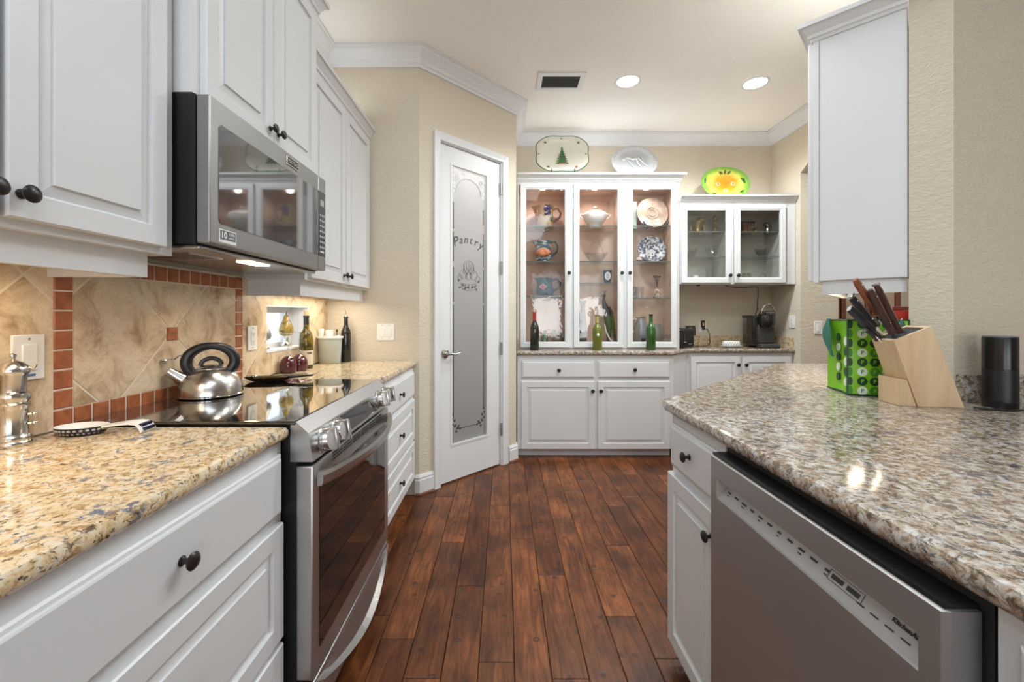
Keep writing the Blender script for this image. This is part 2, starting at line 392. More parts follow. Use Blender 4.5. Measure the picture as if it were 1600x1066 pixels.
def arc(cx, cy, r, a0, a1, n): return [(cx+r*math.cos(a0+(a1-a0)*k/n), cy+r*math.sin(a0+(a1-a0)*k/n)) for k in range(n+1)]
T = Matrix.Translation
def R(a, ax): return Matrix.Rotation(a, 4, ax)
FACE_X = Matrix(((0, 0, 1, 0), (1, 0, 0, 0), (0, 1, 0, 0), (0, 0, 0, 1)))     # text read from +X side (x->+Y, y->Z)
FACE_NX = Matrix(((0, 0, -1, 0), (-1, 0, 0, 0), (0, 1, 0, 0), (0, 0, 0, 1)))  # text read from -X side
FACE_NY = Matrix(((1, 0, 0, 0), (0, 0, -1, 0), (0, 1, 0, 0), (0, 0, 0, 1)))   # text read from -Y side

# ------------------------------------------------------------------ the setting
ZC = 3.02; XL = -1.21; YE = 2.83; XR = 2.66; YB = 4.15
DIAG0 = (-0.579, 2.83); DIAG1 = (0.10, 3.509)
WY0, WY1, WZ0, WZ1 = 2.10, 2.56, 1.035, 1.276
# floor of separate planks
fl = struct(bx(-1.4, 6.2, -4.6, 6.2, -0.06, -0.016).build('floor', mat('subfloor', (0.03, 0.012, 0.008), 0.8)))
PW = 0.1255
joints = {-3: [1.573, 2.4], -2: [2.24, 3.3], -1: [1.468, 1.88, 2.67], 0: [1.96, 2.28, 2.95], 1: [1.69], 2: [2.88, 2.50], 3: [1.96], 4: [2.21, 1.45, 3.05], 5: [2.68, 1.88], 6: [2.79]}
joints[0] = [2.28]; joints[-1] = [1.468, 2.67]; joints[-2] = [1.88, 3.2]; joints[-4] = [1.573, 2.8]; joints[-3] = [2.24]
joints[1] = [1.961]; joints[2] = [2.496, 1.35]; joints[3] = [1.69, 2.88]; joints[4] = [2.21, 3.07]; joints[5] = [2.67]; joints[6] = [2.80, 1.466]; joints[7] = [1.88, 3.2]
def plank(x0, x1, y0, y1):
    g = 0.0011; mb = MB(); x0 += g; x1 -= g; y0 += g; y1 -= g; b = 0.0022
    dz = random.uniform(-0.0006, 0.0004)
    mb.loft([[(x0, y0, -0.016), (x1, y0, -0.016), (x1, y1, -0.016), (x0, y1, -0.016)],
             [(x0, y0, -0.0016), (x1, y0, -0.0016), (x1, y1, -0.0016), (x0, y1, -0.0016)],
             [(x0+b, y0+b, dz), (x1-b, y0+b, dz), (x1-b, y1-b, dz), (x0+b, y1-b, dz)]], True, True, 0, False)
    mb.build('plank', M['floor'], fl)
for k in range(-10, 26):
    x0 = 0.035+PW*k
    js = sorted(joints.get(k, []))
    lo, hi = (-0.2, 4.2) if k < 22 else (-0.2, 4.2)
    y = lo; cuts = [lo]
    if js:
        while js[0]-cuts[-1] > 1.3: cuts.append(cuts[-1]+random.uniform(.6, 1.0))
        cuts += js
    while hi-cuts[-1] > 1.3: cuts.append(cuts[-1]+random.uniform(.7, 1.15))
    if hi-cuts[-1] < 0.15: cuts.pop()
    cuts.append(hi)
    for a, b2 in zip(cuts, cuts[1:]): plank(x0, x0+PW, a, b2)
for k in range(-10, 48, 1):                                      # the floor behind the viewpoint and in the far room: longer boards
    x0 = 0.035+PW*k
    plank(x0, x0+PW, -4.5, -0.2)
    if k >= 26: plank(x0, x0+PW, -0.2, 4.2)
    if k >= 20: plank(x0, x0+PW, 4.2, 6.1)

ceil = struct(bx(-1.4, 6.2, -4.6, 6.2, ZC, ZC+0.1).build('ceiling', M['ceil']))
w = MB(); x0, x1 = -1.37, XL
w.box(x0, x1, -4.6, WY0, 0, ZC).box(x0, x1, WY1, 4.25, 0, ZC).box(x0, x1, WY0, WY1, 0, WZ0).box(x0, x1, WY0, WY1, WZ1, ZC)
wall_left = struct(w.build('wall_left', M['wall']))
struct(bx(XL, DIAG0[0], YE, YE+0.1, 0, ZC).build('wall_end', M['wall']))
# diagonal pantry wall, built along +x in its own frame (front at y=0 facing -Y)
DM = T((DIAG0[0], DIAG0[1], 0)) @ R(PI/4, 'Z'); DL = 0.9602
w = MB(); w.M = DM
w.box(0, 0.128, 0, 0.1, 0, ZC).box(0.852, DL, 0, 0.1, 0, ZC).box(0.128, 0.852, 0, 0.1, 2.50, ZC)
w.M = Matrix(); w.prism([(DIAG0[0], YE), (DIAG0[0], YE+.1), (DIAG0[0]-.02, YE+.1)], 'z', 0, ZC)
struct(w.build('wall_pantry', M['wall']))
struct(bx(0.0, 0.10, 3.509, YB, 0, ZC).build('wall_pantry_side', M['wall']))
struct(bx(-1.37, 2.78, YB, YB+0.1, 0, ZC).build('wall_back', M['wall']))
w = MB(); w.box(XR, XR+0.12, 3.734, YB, 0, ZC)
w.prism([(1.75, 2.62), (3.60, 2.587), (3.734, 2.50), (3.734, ZC), (1.75, ZC)], 'x', XR, XR+0.12)
struct(w.build('wall_right', M['wall']))
struct(bx(XR+0.12, 3.0, 3.734, 3.85, 0, ZC).build('wall_passage', M['wall']))
w = MB(); w.M = T((1.528, 1.572, 0)) @ R(PI/4, 'Z'); w.box(0, 1.5, -0.116, 0, 0, ZC)
struct(w.build('wall_peninsula', M['wall']))
struct(bx(1.61, 3.3, 1.49, 1.60, 0, ZC).build('wall_nook', M['wall']))
struct(bx(2.78, 6.2, 5.9, 6.0, 0, ZC).build('wall_dining', M['wall']))
struct(bx(6.1, 6.2, -4.6, 6.0, 0, ZC).build('wall_far_right', M['wall']))
# rear wall with three tall windows
w = MB(); xs = [-1.4, -0.85, 0.05, 0.78, 1.68, 2.07, 2.97, 6.2]
for i in range(0, 7):
    if i in (1, 3, 5): w.box(xs[i], xs[i+1], -4.6, -4.5, 0, 0.25).box(xs[i], xs[i+1], -4.6, -4.5, 2.45, ZC)
    else: w.box(xs[i], xs[i+1], -4.6, -4.5, 0, ZC)
struct(w.build('wall_rear', M['wall']))
for i, (a, b2) in enumerate(((-0.85, 0.05), (0.78, 1.68), (2.07, 2.97))):
    f = MB(); c = (a+b2)/2
    for q in (a, c-0.02, b2-0.04): f.box(q, q+0.04, -4.58, -4.52, 0.25, 2.45)
    for q in (0.25, 1.33, 2.41): f.box(a+.04, b2-.04, -4.575, -4.525, q, q+0.04)
    wd = struct(f.build('window_%d' % (i+2), M['trim']))
    bx(a+.04, b2-.04, -4.552, -4.548, .29, 2.41).build('pane', M['winglass'], wd)
# small window over the left counter
f = MB(); xx = -1.36
f.box(xx, xx+0.05, WY0, WY0+.03, WZ0, WZ1).box(xx, xx+0.05, WY1-.045, WY1, WZ0, WZ1).box(xx, xx+0.05, WY0+.03, WY1-.045, WZ1-.04, WZ1).box(xx, xx+0.05, WY0+.03, WY1-.045, WZ0, WZ0+.03)
win = struct(f.build('window_1', M['trim']))
bx(xx+.02, xx+.025, WY0+.03, WY1-.045, WZ0+.03, WZ1-.04).build('pane', M['winglass'], win)
f = MB(); f.box(-1.31, XL+.012, WY0, WY1, WZ0-.004, WZ0+.006); f.build('window_sill', M['trim'], win)
f = MB(); f.box(-1.31, XL+.006, WY1-.008, WY1, WZ0+.006, WZ1).box(-1.31, XL+.006, WY0, WY0+.008, WZ0+.006, WZ1).box(-1.31, XL+.006, WY0+.008, WY1-.008, WZ1-.008, WZ1)
f.box(-1.262, -1.258, WY1-.013, WY1-.008, WZ0+.006, WZ1-.008)
f.build('window_jamb', M['trim'], win)

# crown moulding round the ceiling
CP = [(0, 2.905), (0.012, 2.905), (0.016, 2.922), (0.026, 2.928), (0.034, 2.945), (0.060, 2.975), (0.078, 2.990), (0.082, 3.003), (0.094, 3.006), (0.094, 3.019), (0, 3.019)]
struct(MB().sweep([(XL, -4.5), (XL, YE), DIAG0, DIAG1, (0.10, YB), (XR, YB), (XR, 1.8)], CP).build('trim_1', M['trim']))
BP = [(0, 0.002), (0.016, 0.002), (0.016, 0.10), (0.012, 0.108), (0.014, 0.118), (0.006, 0.136), (0, 0.137)]
SP = [(0.016, 0.001), (0.028, 0.001), (0.026, 0.011), (0.016, 0.016)]
def along(t): return (DIAG0[0]+t*.70711, DIAG0[1]+t*.70711)
e0 = along(0.112); s1 = along(0.868)
bb = struct(MB().sweep([(-0.605, YE), DIAG0, e0], BP).build('baseboard_left', M['trim']))
MB().sweep([(-0.60, YE), DIAG0, e0], SP).build('shoe_moulding', M['brownwood'], bb)
bb = struct(MB().sweep([s1, DIAG1, (0.10, 3.575)], BP).build('baseboard_right', M['trim']))
MB().sweep([s1, DIAG1, (0.10, 3.60)], SP).build('shoe_moulding', M['brownwood'], bb)

# pantry door with frosted glass
cs = MB(); cs.M = DM
CASP = [(0, 0.0), (0.0, 0.012), (0.006, 0.016), (0.02, 0.013), (0.045, 0.018), (0.057, 0.020), (0.057, 0.0)]
def casing(x0, x1, z1):
    n = []
    P = [(x1, 0.002), (x1, z1), (x0, z1), (x0, 0.002)]
    rings = []
    for i, (px, pz) in enumerate(P):
        ring = []
        for o, h in CASP:
            dx = o if px == x1 else -o
            ring.append((px+dx, -h, pz+(o if i in (1, 2) else 0)))
        rings.append(ring)
    cs.loft(rings, True, True, 0, False)
casing(0.172, 0.79, 2.462)
cs.box(0.128, 0.172, -0.001, 0.1, 0.002, 2.50).box(0.779, 0.852, -0.001, 0.1, 0.002, 2.50).box(0.172, 0.779, -0.001, 0.1, 2.456, 2.50)
struct(cs.build('trim_2', M['trim']))
LX0, LX1, GX0, GX1, GZ0, GZ1 = 0.1745, 0.7755, 0.276, 0.648, 0.262, 2.335
d = MB(); d.M = DM; yf, yb = 0.012, 0.047
d.box(LX0, GX0, yf, yb, 0.012, 2.452).box(GX1, LX1, yf, yb, 0.012, 2.452).box(GX0, GX1, yf, yb, 0.012, GZ0).box(GX0, GX1, yf, yb, GZ1, 2.452)
door = struct(d.build('door_1', M['trim'])); door['label'] = 'white pantry door with a tall frosted glass pane'
d = MB(); d.M = DM
for a, b2, z0, z1 in ((GX0, GX1, GZ0, GZ0+.014), (GX0, GX1, GZ1-.014, GZ1)): d.prism([(yf-.004, z0), (yf+.014, z0), (yf+.014, z1), (yf-.004, z1)], 'x', a, b2)
for a in (GX0, GX1-.014): d.box(a, a+.014, yf-.004, yf+.014, GZ0+.014, GZ1-.014)
d.build('glass_bead', M['trim'], door)
d = MB(); d.M = DM; d.box(GX0+.002, GX1-.002, yf+.016, yf+.022, GZ0+.002, GZ1-.002); d.build('frosted_pane', M['frost'], door)
e = MB(); e.M = DM; ey = yf+.0155
def strip(x0, x1, z0, z1, mi=0): e.box(x0, x1, ey-.0006, ey+.0004, z0, z1, mi)
lx, rx = GX0+.034, GX1-.040
for z0, z1 in ((1.86, 2.06), (1.62, 1.84), (1.32, 1.58), (0.95, 1.30), (0.46, 0.95)): strip(lx, lx+.008, z0, z1)
for z0, z1 in ((1.93, 2.05), (1.60, 1.86), (1.32, 1.58), (0.95, 1.30), (0.50, 0.95)): strip(rx, rx+.007, z0, z1)
strip(lx+.05, rx-.05, .372, .377)
def spiral(cx, cz, r, a0, sgn, turns=1.25, wd=.004, mi=0):
    pts = []
    for k in range(19):
        t = k/18; a = a0+sgn*t*turns*2*PI; rr = r*(1-t*.75); pts.append((cx+rr*math.cos(a), ey, cz+rr*math.sin(a)))
    e.tube(pts, [wd*(1-.5*k/18) for k in range(19)], 4, mi, flat=.15)
def leafshape(cx, cz, a, L, wd, mi=0):
    u = (math.cos(a), math.sin(a)); v = (-u[1], u[0])
    pl = [(cx+u[0]*L*t+v[0]*wd*q, cz+u[1]*L*t+v[1]*wd*q) for t, q in ((0, 0), (.3, .5), (.65, .45), (1, 0), (.65, -.45), (.3, -.5))]
    e.prism(pl, 'y', ey-.0007, ey+.0004, mi)
for sx, bx0 in ((1, lx), (-1, rx+.006)):
    for k, (dx, dz, a) in enumerate(((.0, .105, PI/2), (.0, .075, 2.2), (.008, .06, 1.0), (.006, .035, 2.4), (.010, .02, .6), (.03, .005, .2), (.055, .0, .1), (.02, -.01, -.4), (.045, .012, .9))):
        leafshape(bx0+sx*dx, .372+dz, a if sx > 0 else PI-a, .026, .017)
    spiral(bx0+sx*.018, .40, .016, 0, sx, 1.2, .0032); spiral(bx0+sx*.046, .385, .012, PI/2, -sx, 1.2, .0028)
ac = []
for k in range(25):
    a = PI*k/24; ac.append(((lx+rx+.007)/2+.125*math.cos(a), ey, 2.14+.115*math.sin(a)))
e.tube(ac, .005, 4, 1, flat=.15)
for sx in (1, -1):
    cxm = (lx+rx+.007)/2
    for k in range(7): leafshape(cxm+sx*(.02+.022*k), 2.285-.004*k, (.3+.5*(k % 3)) if sx > 0 else PI-.3-.5*(k % 3), .032, .018, 1)
    for k in range(5): leafshape(cxm+sx*.145, 2.27-.028*k, -PI/2+.5*(k % 2), .03, .018, 1)
    spiral(cxm+sx*.12, 2.25, .022, 0, sx, 1.3, .004, 1)
e.build('etched_border', [M['etch'], M['etchlight']], door)
e = MB(); e.M = DM; cxm = (GX0+GX1)/2
for k, ch in enumerate('Pantry'):
    t = (k-2.5)/2.5; a = -t*.33
    e.text(ch, .085 if k else .10, T((cxm+t*.125-.005, ey, 1.795-.03*t*t)) @ R(a, 'Y').inverted() @ FACE_NY, 0, .0005, .25, bold=.0008)
e.build('pantry_lettering', M['etch'], door)
e = MB(); e.M = DM; cz = 1.50                                        # line drawing of a basket of produce
random.seed(3)
for px_, pz_, pr in ((0, .085, .052), (-.055, .03, .036), (.05, .028, .036), (.0, .02, .03), (-.085, .005, .022), (.09, .0, .024), (-.03, .055, .024), (.03, .06, .026)):
    e.tube([(cxm+px_+pr*math.cos(2*PI*k/16), ey, cz+pz_+pr*math.sin(2*PI*k/16)) for k in range(16)], .0022, 4, 0, True, .3)
for k in range(5): e.tube([(cxm-.05+.025*k, ey, cz+.13-.012*abs(k-2)), (cxm-.04+.02*k, ey, cz+.06)], .0018, 4, 0, flat=.3)
for z_, hw in ((-.03, .085), (-.045, .08), (-.075, .065)):
    e.tube([(cxm+hw*q, ey, cz+z_-.018*(1-q*q)) for q in (-1, -.5, 0, .5, 1)], .0025, 4, 0, flat=.3)
for q in (-.9, -.45, 0, .45, .9): e.tube([(cxm+.085*q, ey, cz-.04), (cxm+.065*q, ey, cz-.085)], .002, 4, 0, flat=.3)
for k in range(9): leafshape(cxm-.10+.025*k, cz-.06-.008*(k % 2)+(.03 if k in (0, 8) else 0), random.uniform(0, 6), .025, .013)
e.build('etched_basket', M['etch'], door)
h = MB(); h.M = DM @ T((0.226, yf, 0.944)); h.M = h.M @ R(PI/2, 'X')
h.lathe([(.001, .012), (.020, .012), (.031, .008), (.034, 0)], seg=20); h.lathe([(.011, .045), (.011, .01)], seg=12)
h.M = DM @ T((0.226, yf, 0.944))
h.tube([(0, -.045, 0), (.02, -.048, .001), (.05, -.048, -.006), (.075, -.047, -.003), (.10, -.046, .005), (.113, -.045, .003)], [.011, .0105, .009, .008, .007, .005], 8)
h.build('lever_handle', M['nickel'], door)
for hz in (2.25, 1.605, 0.95, 0.294):
    h = MB(); h.M = DM; h.box(.7757, .7835, -.003, .011, hz-.05, hz+.05); h.lathe([(.006, -.052), (.006, .052)], (.7795, -.004, hz), 8)
    h.build('hinge', M['nickel'], door)

# left backsplash tiles (children of the left wall)
def clip(poly, nx, ny, c):                                            # keep nx*x+ny*y<=c
    out = []
    for i in range(len(poly)):
        a, b2 = poly[i], poly[(i+1) % len(poly)]; da, db = nx*a[0]+ny*a[1]-c, nx*b2[0]+ny*b2[1]-c
        if da <= 0: out.append(a)
        if (da < 0 < db) or (db < 0 < da): t = da/(da-db); out.append((a[0]+(b2[0]-a[0])*t, a[1]+(b2[1]-a[1])*t))
    return out
def cliprect(p, y0, y1, z0, z1):
    for nx, ny, c in ((-1, 0, -y0), (1, 0, y1), (0, -1, -z0), (0, 1, z1)):
        p = clip(p, nx, ny, c) if len(p) > 2 else []
    return p
def parea(p): return abs(sum(p[i][0]*p[(i+1) % len(p)][1]-p[(i+1) % len(p)][0]*p[i][1] for i in range(len(p))))/2
g = MB()
for a in ((-0.6, WY0, .916, 1.40), (WY1, 2.829, .916, 1.40), (WY0, WY1, .916, WZ0-.004), (WY0, WY1, WZ1, 1.40)): g.box(XL, XL+.0082, *a)
g.build('grout', M['grout'], wall_left)
def diag_tiles(rect, s0, d0, hole=None):
    y0, y1, z0, z1 = rect; st = .465; gr = .0034
    for i in range(-12, 13):
        for j in range(-12, 13):
            sa, sb, da, db = s0+st*i+gr*1.41, s0+st*(i+1)-gr*1.41, d0+st*j+gr*1.41, d0+st*(j+1)-gr*1.41
            quad = [((s-dd)/2, (s+dd)/2) for s, dd in ((sa, da), (sb, da), (sb, db), (sa, db))]
            p = cliprect(quad, y0, y1, z0, z1)
            if len(p) < 3 or parea(p) < 4e-5: continue
            mb = MB(); pieces = [p]
            if hole:
                hy0, hy1, hz0, hz1 = hole
                if len(cliprect(p, *hole)) > 2:
                    pieces = [cliprect(p, y0, hy0, z0, z1), cliprect(p, hy1, y1, z0, z1), cliprect(p, hy0, hy1, z0, hz0), cliprect(p, hy0, hy1, hz1, z1)]
            for q in pieces:
                if len(q) > 2 and parea(q) > 4e-5: mb.prism(q, 'x', XL+.004, XL+.0095)
            if mb.v: mb.build('travertine_tile', M['travertine'], wall_left)
diag_tiles((-0.6, 1.106, .918, 1.40), 1.90, .287)
diag_tiles((1.160, 1.857, .969, 1.338), 2.665, -.34)
diag_tiles((1.908, 2.826, .918, 1.40), 3.31, -.985, (WY0-.001, WY1+.001, WZ0-.005, WZ1+.001))
def terra(y, z, hw=.0243, hh=.0243, x=0.0):
    mb = MB(); b2 = .002; X0, X1 = XL+.004, XL+.011+x
    mb.loft([[(X0, y-hw, z-hh), (X0, y+hw, z-hh), (X0, y+hw, z+hh), (X0, y-hw, z+hh)],
             [(X1-b2, y-hw, z-hh), (X1-b2, y+hw, z-hh), (X1-b2, y+hw, z+hh), (X1-b2, y-hw, z+hh)],
             [(X1, y-hw+b2, z-hh+b2), (X1, y+hw-b2, z-hh+b2), (X1, y+hw-b2, z+hh-b2), (X1, y-hw+b2, z+hh-b2)]], False, True, 0, False)
    mb.build('terracotta_tile', M['terracotta'], wall_left)
for k in range(9):
    terra(1.133, .942+.0535*k); terra(1.8825, .942+.0535*k, .0225)
for k in range(13): terra(1.1855+.0541*k, .942); terra(1.1855+.0541*k, 1.3675)
terra(1.503, 1.156, .0235, .0235, .002)

# ------------------------------------------------------------------ cabinet kit (front faces local -Y)
RP = [(0, 0), (0, .016), (.003, .020), (.050, .020), (.0515, .0105), (.0565, .0095), (.080, .0145), (.0808, .0195)]
DF = [(0, 0), (0, .010), (.004, .0135), (.010, .0145), (.0115, .0185), (.015, .020)]
knob_me = None
def knob_mesh():
    global knob_me
    if knob_me is None:
        m = MB(); m.M = R(PI/2, 'X')
        m.lathe([(.0095, 0), (.0095, .002), (.0055, .005), (.005, .013), (.008, .016), (.0155, .019), (.0168, .0225), (.013, .0265), (.006, .0285), (.0005, .029)], seg=16)
        o = m.build('knob', M['bronze']); knob_me = o.data; bpy.data.objects.remove(o)
    return knob_me
def knob(parent, x, y, z):
    o = bpy.data.objects.new('knob', knob_mesh()); C.objects.link(o); o.parent = parent; o.location = (x, y, z)
    return o
def front(t, kind, x0, x1, z0, z1, y, kn=None, matl=None, name=None):
    mb = MB()
    if kind == 'raised': mb.panel(x0, x1, z0, z1, RP, y)
    elif kind == 'flat': mb.panel(x0, x1, z0, z1, DF, y)
    elif kind == 'glass':
        fw = .052
        for r in ((x0, x0+fw, z0, z1), (x1-fw, x1, z0, z1), (x0+fw, x1-fw, z0, z0+fw), (x0+fw, x1-fw, z1-fw, z1)):
            mb.box(r[0], r[1], y-.017, y, r[2], r[3])
        O = [(x0, z0), (x1, z0), (x1, z1), (x0, z1)]
        def ring(i, hh): return [(x0+i, y-hh, z0+i), (x1-i, y-hh, z0+i), (x1-i, y-hh, z1-i), (x0+i, y-hh, z1-i)]
        mb.loft([ring(0, .017), ring(.003, .021), (ring(.040, .021)), ring(.043, .0175), ring(.048, .0165), ring(.052, .008)], False, False, 0, False)
    o = mb.build(name or ('drawer' if kind == 'flat' else 'door'), matl or M['white'], t)
    if kind == 'glass': bx(x0+.05, x1-.05, y-.008, y-.004, z0+.05, z1-.05).build('glass_pane', M['glass'], o)
    if kn: knob(o, kn[0], y-(.020 if kind != 'glass' else .021), kn[1])
    return o
CROWN = [(0, 0), (.006, 0), (.010, .012), (.016, .016), (.018, .030), (.034, .052), (.040, .058), (.048, .060), (.050, .078), (0, .078)]
def crown(t, x0, x1, y0, y1, z, ends=(True, True), h=1.0):
    p = []
    if ends[0]: p.append((x0, y1))
    p += [(x0, y0), (x1, y0)]
    if ends[1]: p.append((x1, y1))
    MB().sweep(p, [(o, z+q*h) for o, q in CROWN]).build('crown_moulding', M['white'], t)

# --- left: near upper cabinet (local x = world Y)
LR = PI/2
t = thing('upper_cabinet', 'white upper wall cabinet at the left edge, beside the microwave', 'cabinet', (XL+.001, 0, 0), LR)
D = .285
bx(-.6, 1.157, -D, 0, 1.388, 2.66).build('body', M['white'], t)
for a, b2, kx in ((-.60, -.01, -.05), (0.0, .365, .06), (.37, .748, .727), (.757, 1.118, .778)):
    front(t, 'raised', a, b2, 1.405, 2.64, -D, (kx, 1.451))
MB().box(-.6, 1.112, -D+.03, -D+.05, 1.325, 1.388).box(1.092, 1.112, -D+.05, -.001, 1.325, 1.388).build('light_rail', M['white'], t)
bx(.3, .95, -.20, -.08, 1.352, 1.387).build('light_fixture', M['plate'], t)
# --- cabinet over the microwave
t = thing('upper_cabinet', 'white two-door wall cabinet directly above the microwave', 'cabinet', (XL+.001, 0, 0), LR)
D = .335
bx(1.165, 1.921, -D, 0, 1.850, 2.61).build('body', M['white'], t)
front(t, 'raised', 1.195, 1.541, 1.853, 2.592, -D, (1.518, 1.905)); front(t, 'raised', 1.546, 1.893, 1.853, 2.592, -D, (1.572, 1.905))
crown(t, 1.165, 1.921, -D, 0, 2.606, (False, True))
# --- far upper
t = thing('upper_cabinet', 'white two-door wall cabinet between the microwave and the end wall', 'cabinet', (XL+.001, 0, 0), LR)
D = .285
bx(1.926, YE-.002, -D, 0, 1.388, 2.425).build('body', M['white'], t)
front(t, 'raised', 1.955, 2.372, 1.40, 2.395, -D, (2.345, 1.447)); front(t, 'raised', 2.385, 2.802, 1.40, 2.395, -D, (2.412, 1.447))
crown(t, 1.926, YE-.003, -D, 0, 2.405, (True, False))
MB().box(1.945, YE-.02, -D+.03, -D+.05, 1.315, 1.388).box(1.945, 1.965, -D+.05, -.001, 1.315, 1.388).build('light_rail', M['white'], t)
bx(2.08, 2.72, -.20, -.08, 1.352, 1.387).build('light_fixture', M['plate'], t)
pb = MB(); pb.M = T((-1.03, 2.16, 2.5035)) @ R(-.25, 'Y') @ R(PI/2, 'Y')
pb.lathe([(.02, .012), (.09, .010), (.14, -.002), (.142, -.006), (.09, .002), (.02, .003)], (-.142, 0, 0), 24, sy=1.2)
tag(pb.build('decor_plate', mat('dark_pottery', (.018, .022, .016), .35)), 'dark round plate standing on top of the left wall cabinet', 'plate')

# --- left base cabinets
t = thing('base_cabinet', 'white drawer base cabinet in the left foreground under the warm-lit counter', 'cabinet', (XL+.001, 0, 0), LR)
D = .588
bx(.36, 1.155, -D, 0, .10, .876).build('body', M['white'], t); bx(.36, 1.155, -D+.07, 0, .002, .10).build('toe_kick', M['white'], t)
front(t, 'flat', .42, 1.135, .682, .846, -D, (.775, .766)); front(t, 'raised', .42, 1.135, .348, .660, -D, (.775, .505), name='drawer'); front(t, 'raised', .42, 1.135, .115, .332, -D, (.775, .224), name='drawer')
t = thing('base_cabinet', 'white base cabinet at the left end of the near counter, outside the picture edge', 'cabinet', (XL+.001, 0, 0), LR)
bx(-.6, .355, -D, 0, .10, .876).build('body', M['white'], t); bx(-.6, .355, -D+.07, 0, .002, .10).build('toe_kick', M['white'], t)
front(t, 'flat', -.56, .33, .682, .846, -D, (-.1, .766)); front(t, 'raised', -.56, .33, .115, .660, -D, (.28, .60))
t = thing('base_cabinet', 'white three-drawer base cabinet beyond the range by the end wall', 'cabinet', (XL+.001, 0, 0), LR)
bx(1.932, YE-.003, -D, 0, .115, .876).build('body', M['white'], t); bx(1.932, YE-.003, -D+.07, 0, .002, .115).build('toe_kick', M['white'], t)
for (z0, z1, kd) in ((.682, .846, 'flat'), (.395, .660, 'raised'), (.13, .375, 'raised')):
    front(t, kd, 1.955, 2.795, z0, z1, -D, (2.40, (z0+z1)/2), name='drawer')

def offset_poly(poly, d):
    n = len(poly); out = []; ar = sum(poly[i][0]*poly[(i+1) % n][1]-poly[(i+1) % n][0]*poly[i][1] for i in range(n)); sg = 1 if ar > 0 else -1
    for i in range(n):
        p0, p1, p2 = Vector(poly[i-1]), Vector(poly[i]), Vector(poly[(i+1) % n])
        a = (p1-p0).normalized(); b2 = (p2-p1).normalized(); n0 = Vector((-a.y, a.x))*sg; n1 = Vector((-b2.y, b2.x))*sg
        m = n0+n1; m = m/max(.3, m.dot(n0)); out.append((p1.x+m.x*d, p1.y+m.y*d))
    return out
def counter(name, poly, matl, z0=.878, z1=.915, label='', cat='countertop'):
    mb = MB(); rings = []
    for ins, z in ((.014, z0), (.006, z0+.003), (.001, z0+.011), (0, (z0+z1)/2), (.001, z1-.011), (.005, z1-.003), (.013, z1)):
        rings.append([(x, y, z) for x, y in offset_poly(poly, ins)])
    mb.loft(rings, True, True, 0, True)
    return tag(mb.build(name, matl), label, cat)
counter('countertop', [(-.60, -.6), (-.60, 1.158), (XL+.012, 1.158), (XL+.012, -.6)], M['granite_l'], label='warm-lit granite countertop in the left foreground')
counter('countertop', [(-.60, 1.93), (-.60, YE-.002), (XL+.012, YE-.002), (XL+.012, 1.93)], M['granite_l'], label='warm-lit granite countertop beyond the range, by the end wall')

# ------------------------------------------------------------------ range
t = thing('range', 'stainless steel slide-in range with black glass cooktop and oven door', 'range', (XL+.02, 1.546, 0), LR)
def RW(): return MB()
ya, yb2 = 1.168, 1.924
b = MB(); b.box(XL+.03, -.585, ya, yb2, .02, .915); b.build('body', M['black'], t, True)
b = MB(); b.rbox(XL+.014, -.584, ya-.008, yb2+.004, .9165, .9275, .004); b.build('cooktop', M['cooktop'], t, True)
cp = [(-.586, .926), (-.549, .893), (-.537, .812), (-.60, .812), (-.60, .9155), (-.586, .9155)]
b = MB().prism(cp, 'y', ya-.002, yb2); pan = b.build('control_panel', M['steel_h'], t, True)
def onpanel(y, z, out=0.0):                                           # point on the steep panel face
    k = (.893-z)/(.893-.812); return (-.549+.012*k+out, y, z+out*.148)
dp = [(1.385, .886), (1.660, .886), (1.745, .825), (1.455, .825)]
b = MB(); a0 = [onpanel(y, z, .0005) for y, z in dp]; a1 = [onpanel(y, z, .004) for y, z in dp]
b.loft([a0, a1], True, True, 0, False); dsp = b.build('display', M['display'], t, True)
b = MB(); b.tube([onpanel(y, z, .003) for y, z in dp], .0028, 6, closed=True); b.build('display_rim', M['chrome'], dsp, True)
KR = R(PI/2, 'Y') @ R(0, 'X')
for ky, kz in ((1.236, .852), (1.332, .852), (1.786, .862), (1.876, .862)):
    b = MB(); p = onpanel(ky, kz, 0); b.M = T(p) @ R(PI/2-.148, 'Y')
    b.lathe([(.038, 0), (.038, .006), (.033, .009), (.0325, .026), (.030, .030), (.001, .030)], seg=28)
    kn_ = b.build('control_knob', M['knobsteel'], t, True)
    b = MB(); b.M = T(p) @ R(PI/2-.148, 'Y'); b.rbox(-.033, .033, -.008, .008, .026, .050, .003); b.build('knob_grip', M['knobsteel'], kn_, True)
# oven door
b = MB(); xf = -.537
b.rbox(-.586, xf, ya-.001, yb2-.001, .195, .800, .005)
od = b.build('oven_door', M['steel_h'], t, True)
b = MB().box(xf-.001, xf+.0015, 1.207, 1.862, .262, .735); b.build('oven_window', M['ovenglass'], od, True)
b = MB()
for k in range(6):
    y0 = 1.30+.088*k
    for z in (.772, .782, .792): b.box(xf-.001, xf+.001, y0, y0+.078, z-.0032, z+.0032)
b.build('vent_slots', M['slot'], od, True)
b = MB(); hp = []
for k in range(17):
    q = k/16; y = 1.185+.722*q; bow = .052*math.sin(PI*q)**.8 if 0 < q < 1 else 0
    hp.append((xf+.012+bow, y, .757+0.014*math.sin(PI*q)*-.6))
rings = []
for (x, y, z) in hp: rings.append([(x-.008, y, z-.019), (x+.005, y, z-.019), (x+.009, y, z-.008), (x+.009, y, z+.008), (x+.005, y, z+.019), (x-.008, y, z+.019)])
b.loft(rings, True, True, 0, False)
for y in (1.187, 1.888): b.rbox(xf-.001, xf+.012, y, y+.02, .738, .776, .003)
b.build('oven_handle', M['steel'], od, True)
